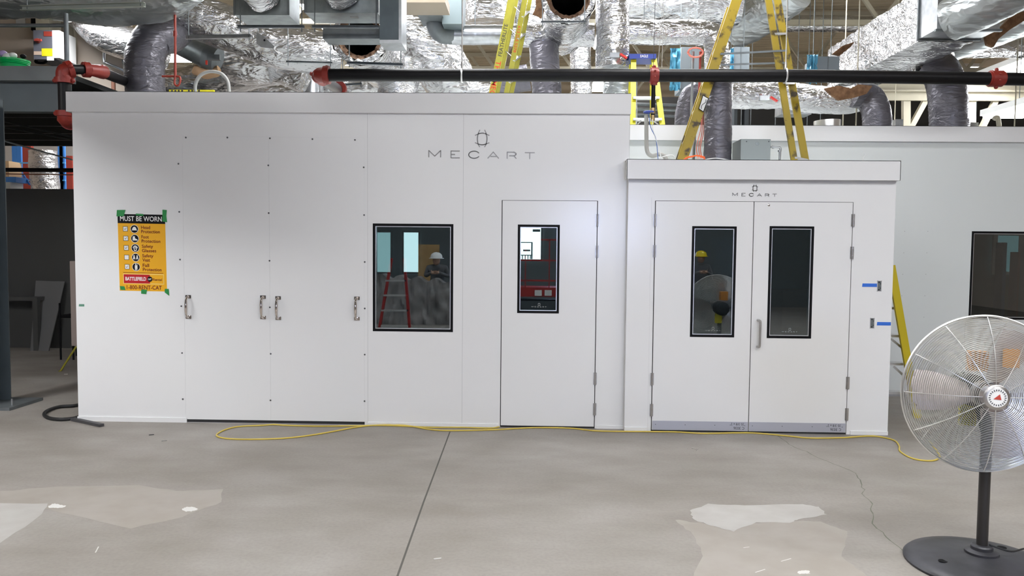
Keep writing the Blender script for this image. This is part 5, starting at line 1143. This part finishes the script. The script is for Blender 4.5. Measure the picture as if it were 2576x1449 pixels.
def vav(px0, py0, px1, py1, Y, label, film):
    lo, hi = px_box(px0, py0, px1, py1, Y, .5); t = thing('air_valve_box', label, 'duct box', lo, 'grey air valve boxes')
    obj('casing', MB().box(lo, hi), mat('valve_casing', (.22, .25, .27), .4, .4), t, smooth=False)
    obj('seam_flange', MB().box((lo[0]-.01, Y-.01, lo[2]-.01), (hi[0]+.01, Y, lo[2]+.02)).box(((lo[0]+hi[0])/2-.006, Y-.01, lo[2]), ((lo[0]+hi[0])/2+.006, Y, hi[2])), GALVD, t, smooth=False)
    for hx_ in (lo[0]+.03, hi[0]-.03): obj('hanger_rod', MB().cyl((hx_, (lo[1]+hi[1])/2, hi[2]), (hx_, (lo[1]+hi[1])/2, CEIL), .006, 6), GALVD, t)
    if film:
        f0, f1, y0, y1 = film; a, b = at(f0, y1, Y-.02), at(f1, y0, Y-.02); mb = MB(); vs = []; nn, mm_ = 8, 14
        for i in range(nn+1):
            for j in range(mm_+1):
                vs.append((a.x+(b.x-a.x)*i/nn+.02*noise.noise(V((i, j*.6, 2))), Y-.03+.05*noise.noise(V((i*.9, j*.5, px0))), a.z+(b.z-a.z)*j/mm_-(.05*noise.noise(V((i*.8, 0, px0))) if j == 0 else 0)))
        fs = [(i*(mm_+1)+j, (i+1)*(mm_+1)+j, (i+1)*(mm_+1)+j+1, i*(mm_+1)+j+1) for i in range(nn) for j in range(mm_)]
        obj('plastic_film', mb.add(vs, fs), BLUEFILM, t)
vav(1712, 118, 1765, 226, 4.6, 'grey air valve box with blue film right of the blue-topped ladder', (1684, 1712, 122, 228))
vav(1842, 118, 1886, 208, 5.4, 'grey air valve box with blue film between the ladder legs', (1835, 1846, 122, 212))
vav(2055, 142, 2112, 178, 3.9, 'pale air valve box with blue film at the far end of the rectangular duct', (2028, 2056, 138, 210))
vav(2400, 126, 2402+2, 150, 3.6, 'small grey duct block under the near end of the rectangular duct', None) if 0 else None

# ------------------------------------------------------------------ roof steel
def truss(Y, zt, zbm, label, x0=-13.5, x1=13.5, n=14):
    t = thing('roof_truss', label, 'truss', (0, Y, zbm), 'cream roof trusses')
    for z in (zt, zbm): obj('chord', MB().bar((x0, Y, z), (x1, Y, z), .10, .10), CREAMS, t, smooth=False)
    dx = (x1-x0)/n
    for i in range(n):
        a, b = (x0+i*dx, Y, zt), (x0+(i+.5)*dx, Y, zbm); obj('web', MB().bar(a, b, .07, .06, (0, 1, 0)), CREAMS, t, smooth=False); obj('web', MB().bar(b, (x0+(i+1)*dx, Y, zt), .07, .06, (0, 1, 0)), CREAMS, t, smooth=False)
truss(8.2, 7.5, 6.15, 'nearest cream roof truss over the rear roof')
truss(12.2, 7.5, 6.15, 'middle cream roof truss over the hall')
truss(16.4, 7.5, 6.15, 'farthest cream roof truss by the back wall')
for i, (px, Y) in enumerate(((1864, 7), (1888, 7.5), (1950, 6.8), (2003, 7.2), (2030, 8), (2063, 6.5), (2153, 3.2), (2552, 3.0), (2250, 6.4), (2120, 5))):
    q = at(px, 318, Y); solo('hanger_rod', MB().cyl((q.x, Y, max(q.z, RZ)), (q.x, Y, CEIL), .007 if i < 6 else .009, 6), GALVD if i < 6 else CREAMS, 'thin steel rod hanging from the roof among the ducts', 'rod', 'thin rods among the ducts')
a = at(2190, 252, 7.5); b = at(2190, 204, 7.5); t = thing('girder', 'cream steel girder with braces crossing at the right behind the black pipe', 'girder', (5, 7.5, a.z))
obj('web', MB().box((a.x, 7.5, a.z), (11, 7.56, b.z)), CREAMS, t, smooth=False)
obj('flange', MB().box((a.x, 7.4, at(2190, 232, 7.5).z), (11, 7.5, at(2190, 228, 7.5).z)), CREAMS, t, smooth=False)
def pb(mb, p, q, wpx, Y): return mb.bar(at(*p, Y), at(*q, Y), wpx/ppm(Y), .1, (0, 1, 0))
for p, q, w_ in (((2279, 245), (2279, 330), 17), ((2332, 245), (2290, 322), 12), ((2443, 245), (2443, 330), 17), ((2508, 245), (2468, 326), 12)):
    obj('brace', pb(MB(), p, q, w_, 7.6), CREAMS, t, smooth=False)
struct('dark_storage_sheet', MB().box((mx(1590, 10.5, 300), 10.5, 0), (13.8, 10.7, mz(246, 10.5, 2200))), mat('dark_storage_tone', (.022, .020, .018), .8))  # dark sheet standing for a dark storage space, shade put into its colour
for i, (px, wd) in enumerate(((1846, 10), (1873, 12), (2440, 18))):
    lo, hi = px_box(px, 252, px+wd, 330, 9.5, .3); solo('far_column', MB().box((lo[0], 9.5, RZ-.5), (hi[0], 9.8, hi[2])), [mat('slate_column', (.07, .08, .09), .6), MATS['slate_column'], mat('pale_blue_column', (.35, .45, .5), .5)][i], ['narrow dark column behind the rear roof, left of the pair', 'wider dark column behind the rear roof, right of the pair', 'pale blue column behind the thickest flexible duct'][i], 'column', smooth=False)
for i, py in enumerate((262, 275, 290)):
    solo('far_pipe', MB().cyl(at(1590, py, 8.0), at(1735, py+4, 8.0), .03, 8), [GALVD, GALV, GALVD][i], ['uppermost pipe of three seen through the blue-topped ladder', 'middle pipe of three seen through the blue-topped ladder', 'lowest pipe of three seen through the blue-topped ladder'][i], 'pipe', 'pipes seen through the ladder')
solo('roof_cabinet', MB().box(*px_box(1724, 275, 1755, 395, 3.9, .3)), mat('valve_casing2', (.5, .52, .52), .4), 'pale grey cabinet on the rear roof behind the booth ladder', 'cabinet', smooth=False)
solo('strut_block', MB().box(*px_box(1965, 262, 2042, 287, 4.2, .3)), GALVL, 'pale block hung beneath the low foil duct behind the ladder leg', 'support', smooth=False)
solo('vent_cap', MB().box(*px_box(2432, 308, 2462, 395, 3.4, .2)), GALVL, 'small pale metal box on the rear roof right of the thickest flexible duct', 'vent', smooth=False)
solo('hook_cable', MB().tube(crom(pth((2500, 300, 3.2), (2505, 296, 3.2), (2512, 305, 3.2), (2520, 392, 3.2)), 5), .03, 10), CREAMS, 'cream looped hose end on the rear roof at the far right', 'hose')
solo('corner_box', MB().box(*px_box(2250, 300, 2272, 395, 3.4, .2)), GALVL, 'small silver box on the rear roof beside the grey flexible bend', 'vent', smooth=False)

# ------------------------------------------------------------------ lamps of the hall
DIFF = emit('lamp_diffuser', (.97, .98, 1.0), LAMP)
def lamp(x, y, z, L=2.4, W=.5, rot=0, label=None):
    t = thing('hanging_lamp', label, 'lamp', (x, y, z), 'long fluorescent lamps under the roof')
    lx, ly = (L/2, W/2) if not rot else (W/2, L/2)
    obj('housing', MB().box((x-lx-.03, y-ly-.03, z), (x+lx+.03, y+ly+.03, z+.09)), WHITEP, t, smooth=False)
    obj('diffuser', MB().box((x-lx, y-ly, z-.04), (x+lx, y+ly, z-.002)), DIFF, t, smooth=False)
    for s in (-1, 1): obj('hanger_rod', MB().cyl((x+s*lx*.8, y, z+.05), (x+s*lx*.8, y, CEIL), .006, 6), GALVD, t)
LB = [(-.6, -5.2, 5.2, 2.0, 'lamp over the hall floor before the square window'), (2.6, -5.6, 5.0, 2.4, 'lamp over the hall floor before the double doors'), (6.2, -4.6, 5.2, 2.4, 'lamp over the hall floor above the fan side'),
      (-4.0, -8.6, 5.0, 2.4, 'rear lamp on the poster side of the hall'), (0.8, -10.5, 5.2, 2.4, 'rear lamp behind the photographer'), (5.5, -10.5, 5.2, 2.4, 'rear lamp on the fan side of the hall'),
      (at(225, 30, 3.25).x, 3.25, at(225, 36, 3.25).z, .9, 'lamp behind the broad duct at top left'), (-1.6, 1.5, 5.6, 2.4, 'lamp above the ducts over the tall room'), (-1.2, 4.6, 6.0, 2.4, 'lamp above the ducts at the back of the tall room'), (1.5, 4.3, 6.0, 2.4, 'lamp above the ducts behind the blue-topped ladder'), (1.9, .3, 5.9, 2.0, 'lamp above the booth ladder'), (4.4, 4.4, 5.9, 1.2, 'lamp over the rectangular foil duct'),
      (-8, 8.0, 5.4, 2.4, 'lamp added over the far storage racks to light the slot')]  # unseen rack lamp added to brighten the slot under the mezzanine
for x, y, z, L, lb in LB: lamp(x, y, z, L, .45 if 'broad' in lb else .5, label=lb)
for x, y, z, lb in ((-4.2, 9.5, 6.4, 'lamp over the far hall behind the tall room'), (1.75, 9.5, 6.4, 'lamp over the far hall behind the tall upright duct'), (11.2, 15, 6.5, 'lamp added near the back wall to light the far hall, hidden by the right flexible duct'), (2.1, 15, 6.5, 'lamp added near the back wall to light the far hall, hidden by the upright duct'), (-5, 15, 6.5, 'lamp added near the back wall to light the far hall, hidden by the grey housings'), (-9.5, 15, 6.4, 'lamp added near the back wall to light the far hall, hidden by the mezzanine')):  # those by the back wall are added out of sight to brighten the far hall
    lamp(x, y, z, 3.2, .7, 1, lb)
for px, py, Y, L, lb in ((2580, 165, 6.0, 2.4, 'upper lit lamp at the right edge above the black pipe'), (2606, 268, 4.2, 1.6, 'lower lit lamp at the right edge over the rear roof')):
    q = at(px, py, Y); lamp(q.x, q.y, q.z, L, .6, 1, lb)
lamp(-6.7, -3.3, 4.3, 2.6, .8, 1, 'low lamp at the far left of the hall floor, beside the added shade box')
def shade_box(x0, x1, y0, y1, z0, z1, lb):  # unseen duct-shaped blockers added to cast the slanting shade on the wall
    t = thing('shade_box', lb, 'duct', ((x0+x1)/2, (y0+y1)/2, z0), 'unseen shade boxes added over the hall floor')
    obj('shell', MB().box((x0, y0, z0), (x1, y1, z1)), GALV, t, smooth=False)
    for y in (y0+.2, y1-.2):
        obj('strap', MB().box((x0-.01, y-.02, z0-.01), (x1+.01, y+.02, z1+.01)), GALVD, t, smooth=False)
        for x in (x0-.02, x1+.02): obj('hanger_rod', MB().cyl((x, y, z0), (x, y, CEIL), .006, 6), GALVD, t)
shade_box(-5.7, -5.0, -5.5, -1.0, 3.55, 4.7, 'unseen duct-shaped box added at the far left over the hall floor to shade the wall')
shade_box(-2.7, -1.35, -2.9, -2.3, 3.62, 4.0, 'unseen wide duct-shaped box added before the white wall to shade its upper part')

# ------------------------------------------------------------------ what stands behind the camera and shows in the panes
def mir(px, py, d): q = at(px, py, d); return V((q.x, -q.y, q.z))
import bmesh
def person(loc, face, helmet, label, stoop=0.0, jacket=JACKET):
    x, y = loc; t = thing('person', label, 'person', (x, y, 0))
    me = bpy.data.meshes.new('body'); H = 1.62-stoop*.2
    J = [((0, 0, .92), .15), ((0, 0, 1.12), .145), ((0, .02-stoop*.1, 1.32), .17), ((0, -stoop*.2, 1.44), .075), ((0, -stoop*.25, 1.52), .06),
         ((.10, 0, .86), .10), ((.11, -.02, .48), .07), ((.11, .02, .10), .05), ((.11, -.12, .05), .045),
         ((-.10, 0, .86), .10), ((-.11, -.02, .48), .07), ((-.11, .02, .10), .05), ((-.11, -.12, .05), .045),
         ((.20, -.04, 1.37), .07), ((.26, -.10, 1.10), .05), ((.12, -.34, 1.20), .038), ((.06, -.40, 1.24), .035),
         ((-.20, -.04, 1.37), .07), ((-.26, -.10, 1.10), .05), ((-.12, -.34, 1.20), .038), ((-.06, -.40, 1.24), .035)]
    ed = [(0, 1), (1, 2), (2, 3), (3, 4), (0, 5), (5, 6), (6, 7), (7, 8), (0, 9), (9, 10), (10, 11), (11, 12), (2, 13), (13, 14), (14, 15), (15, 16), (2, 17), (17, 18), (18, 19), (19, 20)]
    ca, sa = cos(face), sin(face)
    me.from_pydata([(p[0]*ca-p[1]*sa, p[0]*sa+p[1]*ca, p[2]-stoop*max(0, p[2]-.9)*.4) for p, r in J], ed, [])
    o = bpy.data.objects.new('body', me); COL.objects.link(o); o.parent = t; o['_w'] = [x, y, 0]; me.materials.append(jacket)
    mo = o.modifiers.new('skin', 'SKIN'); sv = me.skin_vertices[0].data
    for i, (p, r) in enumerate(J): sv[i].radius = (r, r); sv[i].use_root = (i == 0)
    o.modifiers.new('sub', 'SUBSURF').levels = 1; o.modifiers['sub'].render_levels = 2
    hz = 1.62-stoop*.72*.4; hy = -stoop*.25; hx_, hyy = x-hy*sa, y+hy*ca
    obj('head', MB().ball((hx_, hyy, hz), .1, (.85, 1, 1.2), 20, 14).ball((hx_+.1*sa, hyy-.1*ca, hz-.01), .02, (1, 1, 1.4), 8, 6), SKIN, t)
    obj('hard_hat', MB().lathe([(.17, .0), (.168, .012), (.135, .016), (.132, .06), (.11, .105), (.06, .135), (.01, .145)], (hx_, hyy, hz+.04), 28), helmet, t)
    for s in (-1, 1):
        h0 = V((s*.06, -.42, 1.22)); P = V((x+h0.x*ca-h0.y*sa, y+h0.x*sa+h0.y*ca, h0.z-stoop*.12))
        mb = MB().ball(P, .04, (1, 1, .7), 10, 8)
        for k in range(4): q = P+V((0, 0, -.03+.02*k)); mb.tube([q, q+V((-s*.05*ca, -s*.05*sa, .01)), q+V((-s*.07*ca+.02*sa, -s*.07*sa-.02*ca, 0))], [.009, .0085, .007], 7)
        mb.tube([P, P+V((-s*.03, 0, .06))], [.011, .008], 7)
        obj('hand', mb, SKIN, t)
q = mir(1100, 660, 10.3); person((q.x, q.y), pi, HELW, 'person in a white hard hat and grey jacket reflected in the square window', .75)
q = mir(1757, 650, 11.6); person((q.x, q.y), pi, HELY, 'person in a yellow hard hat reflected in the left double door pane', .45)
# red step ladder reflected
t = thing('step_ladder', 'red step ladder reflected in the square window', 'ladder', tuple(mir(990, 1000, 8.7)))
d = 8.7; zz = lambda p: V((p.x, p.y, p.z))
L0, L1 = mir(978, 690, d), mir(950, 850, d); R0, R1 = mir(1020, 690, d), mir(1032, 850, d)
for a, b in ((L0, L1), (R0, R1)):
    dd_ = b-a; b = a+dd_*((0-a.z)/dd_.z); a = a-dd_*.25; obj('rail', MB().bar(a, b, .05, .09, (0, 1, 0)), GUARDR, t, smooth=False)
for py, x0, x1 in ((706, 970, 1022), (743, 965, 1026), (781, 959, 1028), (820, 955, 1030), (858, 949, 1033)):
    obj('tread', MB().bar(mir(x0, py, d), mir(x1, py, d), .09, .035), ALU, t, smooth=False)
q0, q1 = mir(945, 694, 9.5), mir(1150, 694, 9.5); mb = MB(); W_ = []; nI, nJ = 40, 16
for i in range(nI+1):
    for j in range(nJ+1):
        x = q0.x+(q1.x-q0.x)*i/nI; v = j/nJ; z = (q0.z+.05*sin(i*.7)-.12*(i/nI))*v
        W_.append((x, q0.y+.06*noise.noise(V((i*.5, j*.25, 3)))*1.5-.05+.07*abs(sin(i*.55))*(1-v), z))
m_ = nJ+1; nb = len(W_); W_ += [(x, y-.5, z) for x, y, z in W_]
F_ = [(i*m_+j, (i+1)*m_+j, (i+1)*m_+j+1, i*m_+j+1) for i in range(nI) for j in range(nJ)]
F_ += [tuple(nb+k for k in reversed(f)) for f in F_]+[(i*m_+nJ, (i+1)*m_+nJ, nb+(i+1)*m_+nJ, nb+i*m_+nJ) for i in range(nI)]
mb.add(W_, F_)
solo('wrapped_pallet', mb, SHRINK, 'plastic-wrapped pallet load reflected in the square window', 'pallet')
q = mir(1075, 620, 12.5); solo('plywood_sheet', MB().box((q.x-.25, -12.6, 0), (q.x+.3, -12.55, q.z+.05)), PLYW, 'upright plywood sheet reflected in the square window', 'board', smooth=False)
t = thing('scissor_lift', 'red scissor lift platform reflected in the single door pane', 'lift', tuple(mir(1360, 900, 10)))
def MBX(x0, y0, x1, y1, d, th): a, b = mir(x0, y1, d), mir(x1, y0, d); return MB().box((a.x, a.y-th, a.z), (b.x, a.y, b.z))
obj('platform', MBX(1300, 724, 1410, 746, 10, .8), GUARDR, t, smooth=False)
obj('chassis', MBX(1305, 758, 1405, 800, 10, .8), mat('lift_dark', (.05, .06, .07), .5), t, smooth=False)
for px in (1322, 1382, 1412): obj('guard_post', MBX(px-2, 602, px+2, 724, 10, .04), GUARDR, t, smooth=False)
for py in (603, 655, 706): obj('guard_rail', MBX(1300, py-1.5, 1412, py+1.5, 10, .04), GUARDR, t, smooth=False)
for px in (1345, 1370): obj('label', MBX(px, 730, px+18, 744, 9.98, .01), WHITEP, t, smooth=False)
for px in (1312, 1398): c = mir(px, 800, 9.9); obj('wheel', MB().lathe([(.17, 0), (.17, .1)], (c.x, c.y+.05, .17), 20, 'y'), RUBBER, t)
# glowing blue pane added behind the camera to put a sheen on the wall
c = V((1.75, -15.98, 2.4)); r = bpy.data.objects.new('window_9', None); COL.objects.link(r); r.location = c; r['_w'] = list(c); r['kind'] = 'structure'
obj('pane', MB().box((c.x-.9, -15.98, 1.95), (c.x+1.6, -15.96, 2.8)), emit('blue_glow_pane', (.55, .65, 1.0), 13.0), r, smooth=False)
